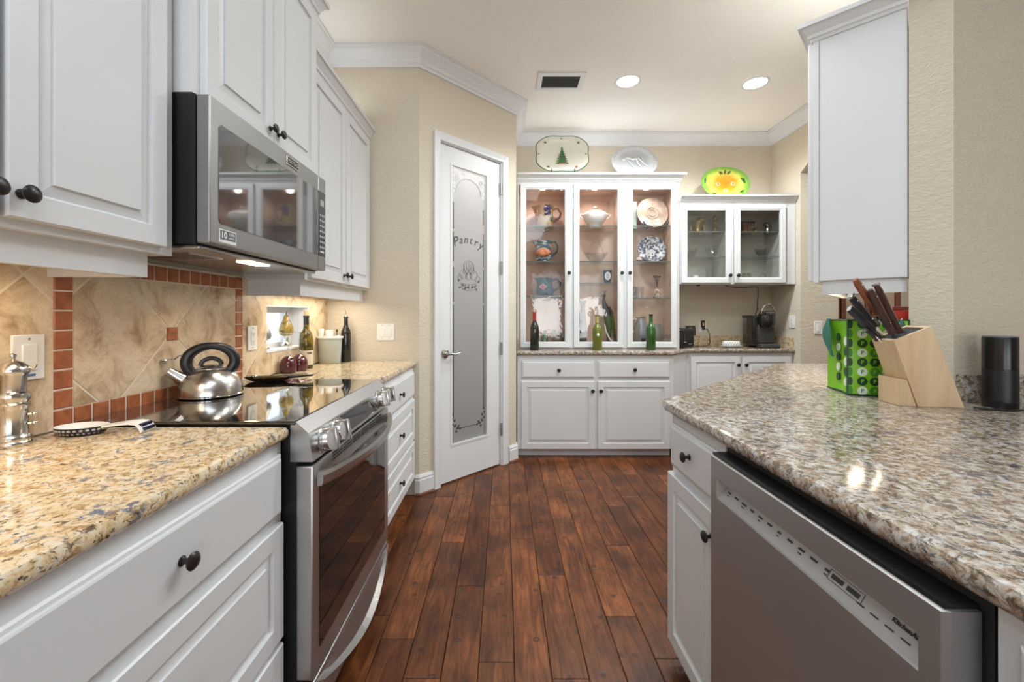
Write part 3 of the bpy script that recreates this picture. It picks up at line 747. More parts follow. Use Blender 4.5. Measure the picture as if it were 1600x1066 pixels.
b = MB().rbox(-.586, xf-.001, ya, yb2-.002, .055, .183, .005)
dr = b.build('warming_drawer', M['steel_h'], t, True)
b = MB(); rings = []
for k in range(17):
    q = k/16; y = 1.18+.732*q; bow = .040*math.sin(PI*q); zz = .168-.075*math.sin(PI*q)
    rings.append([(xf-.004, y, .172), (xf-.002+bow*.6, y, zz+.012), (xf+.004+bow, y, zz), (xf-.002+bow, y, zz-.007), (xf-.004, y, zz-.012)])
b.loft(rings, True, True, 0, False); b.build('drawer_pull', M['steel'], dr, True)
MB().box(-.62, -.56, ya+.01, yb2-.01, .003, .055).build('kick_plate', M['black'], t, True)

# ------------------------------------------------------------------ microwave
t = thing('microwave', 'stainless over-the-range microwave under the two-door wall cabinet', 'microwave', (XL+.002, 1.545, 1.42), LR)
xf = -.826
MB().box(XL+.002, xf-.04, 1.1665, 1.923, 1.425, 1.846).build('body', M['black'], t, True)
dm = MB().rbox(xf-.038, xf, 1.166, 1.845, 1.427, 1.845, .004).build('door', M['steel_mw'], t, True)
MB().prism([(a, b3) for a, b3 in [(1.203, 1.50), (1.213, 1.49), (1.835, 1.49), (1.8445, 1.50), (1.8445, 1.772), (1.838, 1.778), (1.213, 1.778), (1.203, 1.768)]], 'x', xf-.001, xf+.0018).build('door_window', M['mwglass'], dm, True)
kp = MB().rbox(xf-.038, xf, 1.846, 1.923, 1.427, 1.845, .004).build('control_panel', M['steel_mw'], t, True)
kg = MB().box(xf-.001, xf+.0018, 1.8475, 1.915, 1.49, 1.778).build('keypad', M['display'], kp, True)
b = MB()
for r in range(7):
    for c in range(3): b.box(xf+.0017, xf+.0022, 1.862+.017*c, 1.870+.017*c, 1.525+.024*r, 1.533+.024*r)
b.box(xf+.0017, xf+.0022, 1.862, 1.902, 1.505, 1.512)
o = b.build('key_marks', mat('key_print', (.55, .55, .55), .5), kp, True); o['kind'] = 'stuff'
MB().box(xf+.0017, xf+.0022, 1.864, 1.900, 1.715, 1.742).build('clock_display', mat('lcd', (.32, .35, .30), .3), kp, True)
b = MB().rbox(xf, xf+.004, 1.575, 1.665, 1.797, 1.831, .002); bd = b.build('badge', M['chrome'], dm, True)
b = MB().box(xf+.0035, xf+.0045, 1.580, 1.660, 1.801, 1.827); b.text('MAYTAG', .019, T((xf+.0046, 1.62, 1.814)) @ FACE_X, 1, .0004, bold=.0003)
b.build('badge_lettering', [M['slot'], M['chrome']], dm, True)
b = MB().box(xf, xf+.001, 1.205, 1.280, 1.437, 1.476); b.box(xf+.0005, xf+.0014, 1.208, 1.277, 1.446, 1.473, 1)
b.text('10', .027, T((xf+.0015, 1.224, 1.459)) @ FACE_X, 0, .0003, bold=.0007); b.text('YEAR', .012, T((xf+.0015, 1.258, 1.465)) @ FACE_X, 0, .0003); b.text('LIMITED', .007, T((xf+.0015, 1.258, 1.454)) @ FACE_X, 0, .0003)
b.build('sticker', [M['plate'], mat('sticker_blue_grey', (.10, .12, .15), .4)], dm, True)
b = MB().rbox(XL+.02, xf-.04, 1.18, 1.91, 1.412, 1.4245, .004); un = b.build('underside', M['steel'], t, True)
b = MB(); [b.box(XL+.10+.012*k, XL+.106+.012*k, 1.25, 1.40, 1.409, 1.4125) for k in range(14)]; b.build('grease_filter', M['nickel'], un, True)
MB().box(xf-.115, xf-.065, 1.46, 1.58, 1.409, 1.4125).build('lamp_lens', M['lampw'], un, True)

# ------------------------------------------------------------------ right side: peninsula counter, cabinet, dishwasher
PEN = [(.575, -.6), (.575, 1.505), (.585, 1.540), (1.70, 2.632), (1.735, 2.655), (1.775, 2.662), (2.56, 2.662), (1.524, 1.580), (1.520, 1.572), (1.606, 1.486), (2.3, 1.486), (2.3, -.6)]
counter('countertop', PEN, M['granite_r'], label='large cool-lit granite peninsula countertop on the right')
tag(bx(1.616, 2.3, 1.466, 1.488, .9155, 1.012).build('backsplash', M['granite_r']), 'low granite backsplash behind the black cylinder speaker', 'backsplash')
RR = -PI/2
t = thing('base_cabinet', 'white base cabinet with one drawer left of the dishwasher', 'cabinet', (.603, 1.49, 0), RR)
# local x = -world Y ; front at local y=0
bx(0, .358, 0, .55, .07, .876).build('body', M['white'], t); bx(0, .358, .06, .55, .002, .07).build('toe_kick', M['white'], t)
front(t, 'flat', .020, .348, .696, .845, 0, (.180, .776)); front(t, 'raised', .002, .348, .072, .668, 0, (.322, .602))
t = thing('base_cabinet', 'white base cabinet at the right edge beside the dishwasher', 'cabinet', (.603, .508, 0), RR)
bx(0, 1.0, 0, .55, .07, .876).build('body', M['white'], t); bx(0, 1.0, .06, .55, .002, .07).build('toe_kick', M['white'], t)
front(t, 'flat', .03, .48, .696, .845, 0, (.25, .77)); front(t, 'raised', .03, .48, .09, .668, 0, (.06, .60))
t = thing('base_cabinet', 'white angled base cabinet under the far side of the peninsula countertop', 'cabinet', (1.60, 2.48, 0), PI+PI/4)
bx(0, 1.0, 0, .50, .07, .876).build('body', M['white'], t); bx(0, 1.0, .06, .50, .002, .07).build('toe_kick', M['white'], t)
front(t, 'raised', .03, .49, .09, .845, 0, (.46, .70)); front(t, 'raised', .51, .97, .09, .845, 0, (.54, .70))

t = thing('dishwasher', 'stainless steel dishwasher with pocket handle under the peninsula countertop', 'dishwasher', (.557, .825, 0), RR)
xf = .557; y0, y1 = .524, 1.126
MB().box(.612, 1.12, y0+.004, y1-.004, .03, .868).build('tub', M['black'], t, True)
MB().box(.606, .624, y0-.010, y1+.004, .05, .872).build('gasket', M['blackmat'], t, True)
HY0, HY1, HZ0, HZ1 = .560, 1.094, .745, .796
b = MB()
def yz(x, a, b3, c, d2): return [(x, a, c), (x, b3, c), (x, b3, d2), (x, a, d2)]
out_r = [yz(xf+.045, y0, y1, .06, .850), yz(xf+.006, y0, y1, .06, .850), yz(xf, y0+.007, y1-.004, .066, .846), yz(xf, HY0, HY1, HZ0, HZ1), yz(xf+.004, HY0+.002, HY1-.002, HZ0+.002, HZ1-.001)]
b.loft(out_r, True, False, 0, False)
dd = b.build('door', M['steel_dw'], t, True)
MB().box(xf+.004, .606, y0+.006, y1-.006, .8502, .856).build('door_top_seal', M['black'], dd, True)
b = MB()
b.add([(xf+.004, HY0+.002, HZ0+.002), (xf+.004, HY1-.002, HZ0+.002), (xf+.026, HY1-.012, HZ1-.012), (xf+.026, HY0+.012, HZ1-.012),
       (xf+.004, HY0+.002, HZ1-.001), (xf+.004, HY1-.002, HZ1-.001), (xf+.026, HY1-.012, HZ1-.004), (xf+.026, HY0+.012, HZ1-.004)],
      [(0, 1, 2, 3), (3, 2, 6, 7), (7, 6, 5, 4), (1, 5, 6, 2), (0, 3, 7, 4)])
pk = b.build('pocket_handle', mat('pocket_grey', (.36, .36, .37), .35, .3), dd, True, False)
# printing on the sloped control strip
n_s = Vector((-.045, 0, .022)).normalized(); up_s = Vector((.022, 0, .037)).normalized()
def on_strip(y, q): # q 0..1 up the slope
    return Vector((xf+.004+.022*q, y, HZ0+.002+.037*q))+Vector((-.0006, 0, .0004))
SM = Matrix(((0, up_s.x, -up_s.z, 0), (-1, 0, 0, 0), (0, up_s.z, up_s.x, 0), (0, 0, 0, 1)))
b = MB(); random.seed(11)
for k in range(11):
    y = 1.06-.032*k
    b.M = T(on_strip(y, .62)) @ SM; wdt = random.uniform(.008, .02); b.box(-wdt/2, wdt/2, -.0022, .0022, 0, .0003)
    if k % 2 == 0: b.box(-wdt*.3, wdt*.3, -.009, -.0065, 0, .0003)
for y in (.665, .64, .615, .59): b.M = T(on_strip(y, .38)) @ SM; b.box(-.007, .007, -.0012, .0012, 0, .0003)
b.M = T(on_strip(.70, .58)) @ SM
for q in ((-.035, .035, .008, .0088), (-.035, .035, -.0088, -.008), (-.035, -.0342, -.008, .008), (.0342, .035, -.008, .008), (-.028, -.004, -.004, .004), (.004, .028, -.004, .004)): b.box(q[0], q[1], q[2], q[3], 0, .0003)
b.M = Matrix(); b.text('KitchenAid', .0095, T(on_strip(.596, .72)) @ SM, 0, .0002, bold=.0003)
o = b.build('control_print', M['slot'], dd, True)
MB().box(.63, .66, y0+.01, y1-.01, .002, .06).build('kick_plate', M['black'], t, True)

# upper cabinet on the angled wall
W45 = (1.528, 1.572)
t = thing('upper_cabinet', 'white wall cabinet on the right, its plain side panel turned to the viewer', 'cabinet', (W45[0]+.7*.70711-.002, W45[1]+.7*.70711+.002, 0), PI+PI/4)
bx(0, .695, -.290, 0, 1.368, 2.405).build('body', M['white'], t)
bx(.695, .700, -.268, -.004, 1.370, 2.388).build('side_panel', mat('panel_white', (.68, .685, .70), .4), t)
bx(.690, .703, -.290, -.270, 1.362, 2.40).build('face_stile', M['white'], t)
front(t, 'raised', .02, .345, 1.37, 2.39, -.290, (.31, 1.42)); front(t, 'raised', .350, .690, 1.37, 2.39, -.290, (.38, 1.42))
crown(t, 0, .700, -.290, 0, 2.388, (True, True), .92)
MB().box(.04, .68, -.262, -.245, 1.312, 1.366).box(.663, .68, -.245, -.002, 1.312, 1.366).build('light_rail', M['white'], t)
bx(.15, .60, -.20, -.08, 1.335, 1.366).build('light_fixture', M['plate'], t)
bx(.16, .59, -.19, -.09, 1.333, 1.336).build('lamp_strip', M['lampw'], t)

# ------------------------------------------------------------------ hutch with glass doors
t = thing('base_cabinet', 'white base cabinet under the display hutch, two drawers over two doors', 'cabinet', (0, 3.575, 0))
bx(.112, 1.45, 0, .57, .072, .876).build('body', M['white'], t)
MB().prism([(1.45, 0), (1.675, .243), (1.675, .57), (1.45, .57)], 'z', .072, .876).build('angled_side', M['white'], t)
bx(.115, 1.44, .05, .5, .002, .072).build('toe_kick', M['white'], t)
front(t, 'flat', .148, .772, .683, .831, 0, (.465, .752)); front(t, 'flat', .803, 1.416, .683, .831, 0, (1.112, .756))
front(t, 'raised', .145, .772, .075, .656, 0, (.752, .575)); front(t, 'raised', .800, 1.416, .075, .656, 0, (.823, .575))
t = thing('base_cabinet', 'white two-door base cabinet under the coffee maker nook', 'cabinet', (0, 3.835, 0))
bx(1.68, XR-.003, 0, .31, .072, .876).build('body', M['white'], t); bx(1.70, XR-.003, .05, .31, .002, .072).build('toe_kick', M['white'], t)
front(t, 'raised', 1.710, 2.166, .09, .842, 0, (2.140, .766)); front(t, 'raised', 2.186, 2.630, .09, .842, 0, (2.212, .766))
NC = [(.108, 3.545), (1.455, 3.545), (1.69, 3.80), (XR-.002, 3.80), (XR-.002, YB-.003), (.108, YB-.003)]
counter('countertop', NC, M['granite_r'], label='granite countertop running under the display hutch and coffee nook')
t = thing('backsplash', 'low granite backsplash behind the coffee maker', 'backsplash', (2.0, 4.13, .9155))
MB().box(1.61, XR-.004, 4.125, 4.147, .9157, 1.017).build('back_slab', M['granite_l'], t, True)
MB().box(XR-.024, XR-.003, 3.815, 4.123, .9157, 1.012).build('side_slab', M['granite_l'], t, True)
tag(bx(.112, .128, 3.60, 3.795, .9157, 1.012).build('backsplash', M['granite_r']), 'short granite side splash left of the display hutch', 'backsplash')

def glass_cabinet(t, x0, x1, z0, z1, yf, yb, parts, shelves, matl, zt=None):
    ft = .03
    b = MB(); th = .018
    b.box(x0, x0+th, yf, yb, z0, z1).box(x1-th, x1, yf, yb, z0, z1).box(x0+th, x1-th, yf, yb, z1-.03, z1)
    b.box(x0+th, x1-th, yf, yb, z0, z0+.02)
    for p in parts: b.box(p-.012, p+.012, yf, yb-.016, z0+.02, z1-.03)
    b.build('body', M['white'], t)
    b = MB(); b.box(x0+th, x1-th, yb-.015, yb, z0+.02, z1-.03)
    e = [x0+th]+[q for p in parts for q in (p-.012, p+.012)]+[x1-th]
    for i in range(0, len(e), 2):
        a, c = e[i], e[i+1]
        b.box(a, a+.003, yf+.02, yb-.015, z0+.02, z1-.03).box(c-.003, c, yf+.02, yb-.015, z0+.02, z1-.03)
        b.box(a+.003, c-.003, yf+.02, yb-.015, z1-.034, z1-.03).box(a+.003, c-.003, yf+.02, yb-.015, z0+.02, z0+.023)
        b.box(a+.003, c-.003, yb-.028, yb-.015, z1-.085, z1-.034)
    b.build('lining', matl, t)
    for i, zs in enumerate(shelves):
        a, c = e[2*i], e[2*i+1]
        for z in zs:
            s2 = bx(a+.004, c-.004, yf+.05, yb-.016, z-.008, z).build('glass_shelf', M['shelfglass'], t)
            bx(a+.004, c-.004, yf+.046, yf+.0499, z-.008, z).build('shelf_edge', M['shelfedge'], s2)
t = thing('display_hutch', 'tall white three-door display hutch with lit glass-front shelves', 'cabinet', (0, 3.80, .9165))
HX0, HX1 = .118, 1.598; HZ = .9165
glass_cabinet(t, HX0, HX1, 0, 2.44-HZ, 0, YB-3.80-.004, (.617, 1.10), ((2.05-HZ, 1.721-HZ, 1.403-HZ), (2.05-HZ, 1.721-HZ, 1.522-HZ), (2.05-HZ, 1.721-HZ, 1.385-HZ)), M['interior'])
MB().box(HX0, HX1, -.004, .02, 2.415-HZ, 2.50-HZ).box(HX0, HX1, .02, .34, 2.44-HZ, 2.455-HZ).build('frieze', M['white'], t)
MB().box(.598, .636, -.003, .001, .003, 2.415-HZ).box(1.078, 1.122, -.003, .001, .003, 2.415-HZ).build('face_frame', M['white'], t)
for a, b3, kx in ((.146, .604, .586), (.630, 1.083, 1.064), (1.116, 1.570, 1.136)): front(t, 'glass', a, b3, .012, 2.418-HZ, -.004, (kx, 1.604-HZ))
crown(t, HX0+.0, HX1, -.004, .34, 2.438-HZ, (False, True), .9)
for px in (.36, .85, 1.33):
    b = MB(); b.lathe([(.028, 2.4065-HZ), (.028, 2.400-HZ), (.001, 2.400-HZ)], (px, .10, 0), 20); b.build('puck_light', M['lampw'], t)
t = thing('display_cabinet', 'white two-door glass wall cabinet above the coffee maker', 'cabinet', (0, 3.80, 1.505))
glass_cabinet(t, 1.602, 2.600, 0, 2.235-1.505, 0, YB-3.80-.004, (2.082,), ((1.997-1.505, 1.771-1.505), (1.997-1.505, 1.771-1.505)), M['greyint'])
MB().box(1.602, 2.655, -.003, .02, .722, .775).box(2.600, 2.655, -.003, .02, 0, .722).box(1.602, 2.655, .02, .34, .73, .745).build('frieze', M['white'], t)
front(t, 'glass', 1.612, 2.067, .010, .722, -.003, (2.045, .078)); front(t, 'glass', 2.094, 2.560, .010, .722, -.003, (2.117, .078))
crown(t, 1.603, 2.655, -.003, .34, .748, (False, False), .75)

# ------------------------------------------------------------------ ceiling fittings
t = thing('ceiling_vent', 'white rectangular air vent with grey louvres in the ceiling', 'vent', (.43, 3.195, ZC))
b = MB(); X0, X1, Y0, Y1 = -.178, .178, -.117, .117; fwd = .036
for r in ((X0, X1, Y0, Y0+fwd), (X0, X1, Y1-fwd, Y1), (X0, X0+fwd, Y0+fwd, Y1-fwd), (X1-fwd, X1, Y0+fwd, Y1-fwd)): b.box(*r, -.010, -.001)
b.build('frame', M['trim'], t); bx(X0+fwd, X1-fwd, Y0+fwd, Y1-fwd, -.003, -.001).build('duct_shade', M['vent'], t)  # thin dark sheet; the shade inside the vent is painted in its colour
for k in range(7):
    b = MB(); y = Y0+fwd+.012+.0225*k; b.M = T((0, y, -.007)) @ R(.6, 'X'); b.box(X0+fwd, X1-fwd, -.007, .007, -.0006, .0006); b.build('louvre', M['ventslat'], t)
for (x, y, lab) in ((.947, 3.19, 'round recessed ceiling light next to the air vent'), (1.94, 3.215, 'round recessed ceiling light nearest the right-hand wall cabinet')):
    t = thing('recessed_light', lab, 'ceiling light', (x, y, ZC))
    b = MB(); b.lathe([(.098, -.001), (.098, -.006), (.082, -.008), (.080, -.004)], seg=32, cap0=False, cap1=False); b.build('trim_ring', M['trim'], t)
    b = MB(); b.lathe([(.080, -.003), (.080, -.005), (.001, -.005)], seg=32); b.build('lamp_face', M['lamp'], t)

# ------------------------------------------------------------------ switches and outlets
def wallplate(label, mtx, kind, cat='switch', name='switch_plate', w=.072):
    t = thing(name, label, cat, tuple(mtx.translation))
    b = MB(); b.M = mtx; b.rbox(-w/2, w/2, -.057, .057, 0, .006, .002); p = b.build('plate', M['plate'], t, True)
    cols = (0,) if kind != 'double' else (-.0235, .0235)
    for cx in cols:
        if kind in ('switch', 'double', 'toggle'):
            b = MB(); b.M = mtx; hw = .0165 if kind != 'toggle' else .012
            b.rbox(cx-hw, cx+hw, -.033, .033, .004, .0095, .002); b.build('rocker', M['plate'], t, True)
        else:
            b = MB(); b.M = mtx; b.rbox(-.0165, .0165, -.033, .033, .004, .0085, .002); r = b.build('receptacle', M['plate'], t, True)
            b = MB(); b.M = mtx
            for s in (-.018, .018): b.box(-.007, -.005, s-.005, s+.005, .008, .0088).box(.005, .007, s-.004, s+.004, .008, .0088).box(-.002, .002, s-.011, s-.008, .008, .0088)
            b.build('slots', M['slot'], r, True)['kind'] = 'stuff'
        b = MB(); b.M = mtx
        for s in (-.046, .046): b.lathe([(.0028, .0055), (.0028, .0068), (.0003, .007)], (cx, s, 0), 8)
        b.build('screws', M['nickel'], t, True)
    return t
FX = T((XL+.0105, 0, 0)) @ FACE_X
t = wallplate('white rocker switch plate with blue mark behind the silver pepper mill', T((XL+.0105, 1.045, 1.118)) @ FACE_X, 'switch')
b = MB(); b.M = T((XL+.0105, 1.045, 1.118)) @ FACE_X; b.box(-.014, .014, -.048, -.042, .0058, .0066); b.build('blue_mark', mat('blue_print', (.05, .12, .35), .4), t, True)
wallplate('white outlet on the tiled wall beside the small window', T((XL+.0105, 1.975, 1.115)) @ FACE_X, 'outlet', 'outlet', 'outlet_plate')
wallplate('white double switch plate on the beige end wall', T((-.806, YE-.0005, 1.108)) @ FACE_NY, 'double', w=.118)
wallplate('white outlet on the nook wall with a brown plug-in light', T((1.975, YB-.0005, 1.105)) @ FACE_NY, 'outlet', 'outlet', 'outlet_plate')
wallplate('white outlet on the side wall right of the coffee maker', T((XR-.0005, 3.84, 1.16)) @ FACE_NX, 'outlet', 'outlet', 'outlet_plate')
wallplate('small white switch on the passage wall, right of the nook', T((2.815, 3.7335, 1.108)) @ FACE_NY, 'toggle')

def vessel(name, label, cat, loc, prof, matl, seg=24, group=None, **k):
    t = MB(); t.M = T(loc); t.lathe(prof, (0, 0, 0), seg, **k)
    return tag(t.build(name, matl), label, cat, group)

# ------------------------------------------------------------------ things on the left counter and range
M['mill'] = mat('pewter', (.62, .60, .57), .17, 1.0)
t = thing('pepper_mill', 'polished silver pepper mill at the left edge of the counter', 'pepper mill', (-1.163, .985, .9155))
b = MB().lathe([(.030, 0), (.0315, .004), (.0315, .009), (.029, .012), (.0305, .016), (.0305, .020), (.028, .024), (.0255, .030), (.025, .085), (.0265, .090), (.029, .094), (.029, .099), (.0255, .103), (.0285, .108), (.0305, .115), (.0285, .124), (.023, .128)], seg=32); b.build('body', M['mill'], t)
b = MB().lathe([(.0225, .127), (.0225, .165), (.024, .167)], seg=32); b.build('collar', M['nickel'], t)
b = MB().lathe([(.0245, .167), (.0275, .171), (.0285, .178), (.026, .186), (.017, .196), (.007, .201), (.0035, .203), (.0035, .208), (.006, .211), (.0058, .216), (.001, .218)], seg=32); b.build('cap', M['mill'], t)
b = MB()
for z in (.050, .072): b.ball((.033, .016, z), .0055, 12); b.tube([(.024, .010, z), (.033, .016, z)], .003, 8)
b.tube([(.020, .012, .182), (.031, .017, .183), (.034, .018, .190)], .0032, 8)
b.build('side_studs', M['mill'], t)['kind'] = 'stuff'

M['navy'] = mat('navy_glaze', (.012, .016, .045), .15)
t = thing('spoon_rest', 'white and navy dotted ceramic spoon rest beside the pepper mill', 'spoon rest', (-1.10, 1.083, .9157), .12)
b = MB(); rings = []
for k in range(7):
    q = k/6; ring = []
    for i in range(32):
        a = 2*PI*i/32; c, s2 = math.cos(a), math.sin(a)
        rr = (.72+.28*q**.6); z = .0005+.021*q**1.4
        ring.append((.058*c*rr*(1.1 if c > 0 else 1), .040*s2*rr*(1-.25*max(0, c)**2), z))
    rings.append(ring)
b.loft(rings, True, False, 0)
inner = [[(x*.93*(1-.12*k), y*.93*(1-.12*k), z-.001-.006*k) for x, y, z in rings[-1]] for k in range(3)]
b.loft([rings[-1]]+inner, False, True, 1); b.build('bowl', [M['navy'], M['china']], t)
b = MB(); hp = [(.052, 0, .018), (.075, 0, .021), (.10, 0, .024), (.125, 0, .026), (.142, 0, .024), (.153, 0, .015), (.158, 0, .004)]
rg = []
for i, p in enumerate(hp):
    w2 = .014+.002*i; rg.append([(p[0]-.002, -w2, p[2]-.002), (p[0]-.002, w2, p[2]-.002), (p[0]+.002, w2, p[2]+.003), (p[0]+.002, -w2, p[2]+.003)])
b.loft(rg, True, True, 0, True); hd = b.build('handle', M['china'], t)
b = MB()
for p, s2 in (((.1505, 0, .0225), 1), ((.1575, 0, .0125), 1)): b.rbox(p[0]-.0035, p[0]+.0055, -.019, .019, p[2]-.005, p[2]+.003, .001)
b.build('navy_band', M['navy'], hd)
b = MB()
for r, zz in ((.80, .0065), (.93, .0145)):
    for i in range(30):
        a = 2*PI*(i+.5*(r > .9))/30; c, s2 = math.cos(a), math.sin(a)
        b.ball((.058*c*r*(1.1 if c > 0 else 1)*1.005, .040*s2*r*(1-.25*max(0, c)**2)*1.01, zz), (.0042, .0042, .0032), 8, 0, 5)
o = b.build('dots', mat('dot_glaze', (.42, .40, .33), .25), t); o['kind'] = 'stuff'

# kettle
KA = math.atan2(-.576, -.817)
t = thing('tea_kettle', 'brushed steel whistling tea kettle with black loop handle on the cooktop', 'kettle', (-1.085, 1.540, .9280), KA)
M['kettle'] = mat('kettle_steel', (.56, .545, .53), .24, 1.0, bump=(55, .12, (1, 1, .05)))
body = [(.098, .003), (.101, .006), (.1015, .010), (.101, .016), (.0995, .030), (.094, .050), (.084, .068), (.070, .084), (.054, .095), (.045, .099)]
b = MB().lathe([(.097, 0), (.100, .002), (.1035, .004), (.1035, .0075), (.101, .009)], seg=48); b.build('base_ring', M['chrome'], t)
MB().lathe(body[2:], seg=48, cap0=True, cap1=True).build('body', M['kettle'], t)
ld = MB().lathe([(.046, .098), (.046, .101), (.036, .108), (.020, .113), (.001, .114)], seg=32).build('lid', M['kettle'], t)
b = MB(); b.tube([(-.032*math.cos(PI*k/10), 0, .110+.026*math.sin(PI*k/10)) for k in range(11)], .0052, 8, flat=1.5); b.build('lid_grip', M['black'], ld)
b = MB(); b.tube([(.080, 0, .062), (.105, 0, .082), (.124, 0, .098)], [.024, .019, .0165], 20); b.build('spout', M['kettle'], t)
b = MB(); b.tube([(.070, 0, .150), (.095, 0, .150), (.108, 0, .138)], .003, 8); b.lathe([(.017, .0), (.017, .004), (.004, .005)], (.128, 0, .137), 16); b.build('whistle_cap', M['chrome'], t)
b = MB(); hp = []
for k in range(25):
    a = -.62+(PI+1.24)*k/24; hp.append((.074*math.cos(a), 0, .124+.058*math.sin(a)))
b.tube(hp, [.0095+.0045*abs(math.cos(-.62+(PI+1.24)*k/24)) for k in range(25)], 12, flat=1.35); b.build('handle', M['black'], t)
b = MB(); b.tube([(.052, 0, .094), (.068, 0, .094)], .009, 10); b.tube([(-.052, 0, .094), (-.068, 0, .094)], .009, 10); b.build('handle_mounts', M['chrome'], t)['kind'] = 'stuff'

# dark spoon tray on the far part of the cooktop
t = thing('spoon_tray', 'dark brown leaf-shaped spoon tray lying across the far edge of the cooktop', 'tray', (-1.055, 1.862, .9280), .12)
b = MB(); rings = []
for q in range(6):
    k = q/5; rings.append([((.105*math.cos(2*PI*i/28))*(.55+.45*k), (.042*math.sin(2*PI*i/28))*(.55+.45*k), .0005+.020*k*k) for i in range(28)])
rings.append([(x*.94, y*.90, z-.0005) for x, y, z in rings[-1]]); rings.append([(x*.55, y*.55, .005) for x, y, z in rings[-1]])
b.loft(rings, True, True); b.build('bowl', spatter('brown_olive_glaze', (.035, .018, .008), (.075, .055, .008), 14), t)
b = MB(); b.tube([(.085, 0, .017), (.12, .0, .019), (.15, 0, .022), (.185, 0, .024), (.192, 0, .025)], [.014, .009, .008, .0085, .006], 10, flat=.6); b.build('handle', M['black'], t)
t = thing('spoon', 'steel cooking spoon resting in the dark leaf-shaped tray', 'spoon', (-1.055, 1.868, .9455), .12)
MB().ball((-.075, 0, .005), (.026, .017, .007), 16).build('bowl', M['chrome'], t)
b = MB(); b.tube([(-.052, 0, .006), (0, 0, .004), (.08, .004, .007), (.16, .006, .013)], [.004, .0035, .004, .006], 8, flat=.5); b.build('handle', M['nickel'], t)

# inverted red goblets
M['wine'] = mat('ruby_glass', (.065, .008, .014), .10, 0, .7)
def goblet(loc, label):
    t = thing('wine_glass', label, 'wine glass', loc, 0, 'upturned red goblets')
    MB().lathe([(.036, .0), (.041, .018), (.042, .040), (.038, .062), (.027, .080), (.012, .090)], seg=28).build('bowl', M['wine'], t)
    MB().lathe([(.0125, .089), (.009, .100), (.0125, .110), (.0065, .122), (.0055, .150), (.0048, .200), (.010, .208), (.034, .2125), (.0345, .215), (.001, .215)], seg=24).build('stem_and_foot', M['vessel'], t)
goblet((-1.150, 2.215, .9155), 'upturned dark red goblet nearest the small window, left of the pair')
goblet((-1.135, 2.305, .9155), 'upturned dark red goblet beside the corked wine bottle, right of the pair')

def bottle(name, label, loc, h, r, glassm, cap=None, labelc=None, cork=False, group=None, lz=(.05, .15), foil=(.76, .96)):
    t = thing(name, label, 'bottle', loc, 0, group)
    prof = [(r*.9, 0), (r, .006), (r, h*.52), (r*.97, h*.58), (r*.78, h*.65), (r*.48, h*.71), (r*.40, h*.76), (r*.36, h*.93), (r*.44, h*.935), (r*.44, h*.965), (r*.38, h*.97)]
    MB().lathe(prof, seg=28).build('glass_body', glassm, t)
    if cap: MB().lathe([(r*.415, h*foil[0]), (r*.39, h*.93), (r*.47, h*.933), (r*.47, h*foil[1]), (.001, h*(foil[1]+.002))], seg=20, cap0=False).build('foil', cap, t)
    if cork: MB().lathe([(r*.33, h*.972), (r*.36, h*1.06), (.001, h*1.062)], seg=16).build('cork', mat('cork', (.45, .32, .18), .8), t)
    if labelc: MB().lathe([(r*1.01, lz[0]), (r*1.012, lz[1])], seg=28, cap0=False, cap1=False).build('paper_label', labelc, t)
    return t
M['olive'] = spatter('olive_bottle_glass', (.055, .040, .008), (.15, .10, .010), 26, .5); M['olive'].node_tree.nodes['Principled BSDF'].inputs['Roughness'].default_value = .07
t = bottle('wine_bottle', 'olive corked wine bottle with cream label beside the red goblets', (-1.145, 2.405, .9155), .315, .037, M['olive'], cap=M['black'], labelc=mat('bottle_paper', (.62, .52, .40), .6), cork=True, lz=(.022, .105), foil=(.80, .965))
b = MB(); random.seed(5)
for k in range(6): b.M = T((0, 0, 0)) @ R(-.95+.13*k, 'Z'); b.box(.0372, .0379, -.0018, .0018, .086, .095)
b.build('label_print', M['slot'], t)
t = thing('oil_bottle', 'tall dark oil bottle with a steel pouring spout in the back corner', 'bottle', (-1.045, 2.745, .9155))
MB().lathe([(.029, 0), (.031, .005), (.031, .185), (.028, .205), (.017, .228), (.013, .245), (.0125, .285), (.015, .287), (.015, .297), (.001, .297)], seg=24).build('glass_body', mat('dark_glass', (.012, .010, .008), .08, 0, .6), t)
b = MB(); b.lathe([(.010, .297), (.008, .306), (.003, .308)], seg=12); b.tube([(0, 0, .305), (-.002, 0, .33), (-.009, 0, .352)], [.0035, .003, .0022], 8); b.build('pouring_spout', M['chrome'], t)

t = thing('utensil_bin', 'translucent white plastic bin with rim by the end wall', 'bin', (-1.118, 2.672, .9155), -.35)
M['binplastic'] = mat('translucent_plastic', (.40, .43, .39), .35)
def dring(wd, dp, z): return [(wd*math.cos(2*PI*i/32), dp*math.sin(2*PI*i/32)*(1 if math.sin(2*PI*i/32) < 0 else .85), z) for i in range(32)]
b = MB().loft([dring(.070, .052, 0), dring(.074, .055, .004), dring(.084, .062, .165), dring(.081, .060, .165), dring(.070, .05, .02)], True, True); b.build('tub', M['binplastic'], t)
b = MB().loft([dring(.085, .0635, .160), dring(.092, .070, .162), dring(.092, .070, .172), dring(.083, .062, .172), dring(.081, .060, .160)], False, False); b.build('rim', M['plate'], t)
def inbin(name, label, cat, mb, matl): return tag(mb.build(name, matl), label, cat)
b = MB(); b.M = T((-1.176, 2.672, .945)) @ R(-.35, 'Z'); b.rbox(-.014, .014, -.010, .010, 0, .190, .003); inbin('carton', 'slim white carton standing in the plastic bin', 'carton', b, M['plate'])
b = MB().lathe([(.024, .945), (.024, 1.128), (.021, 1.128), (.021, 1.05)], (-1.122, 2.668, 0), 20); inbin('paper_cup', 'cream cylinder cup standing in the plastic bin', 'cup', b, M['cream'])
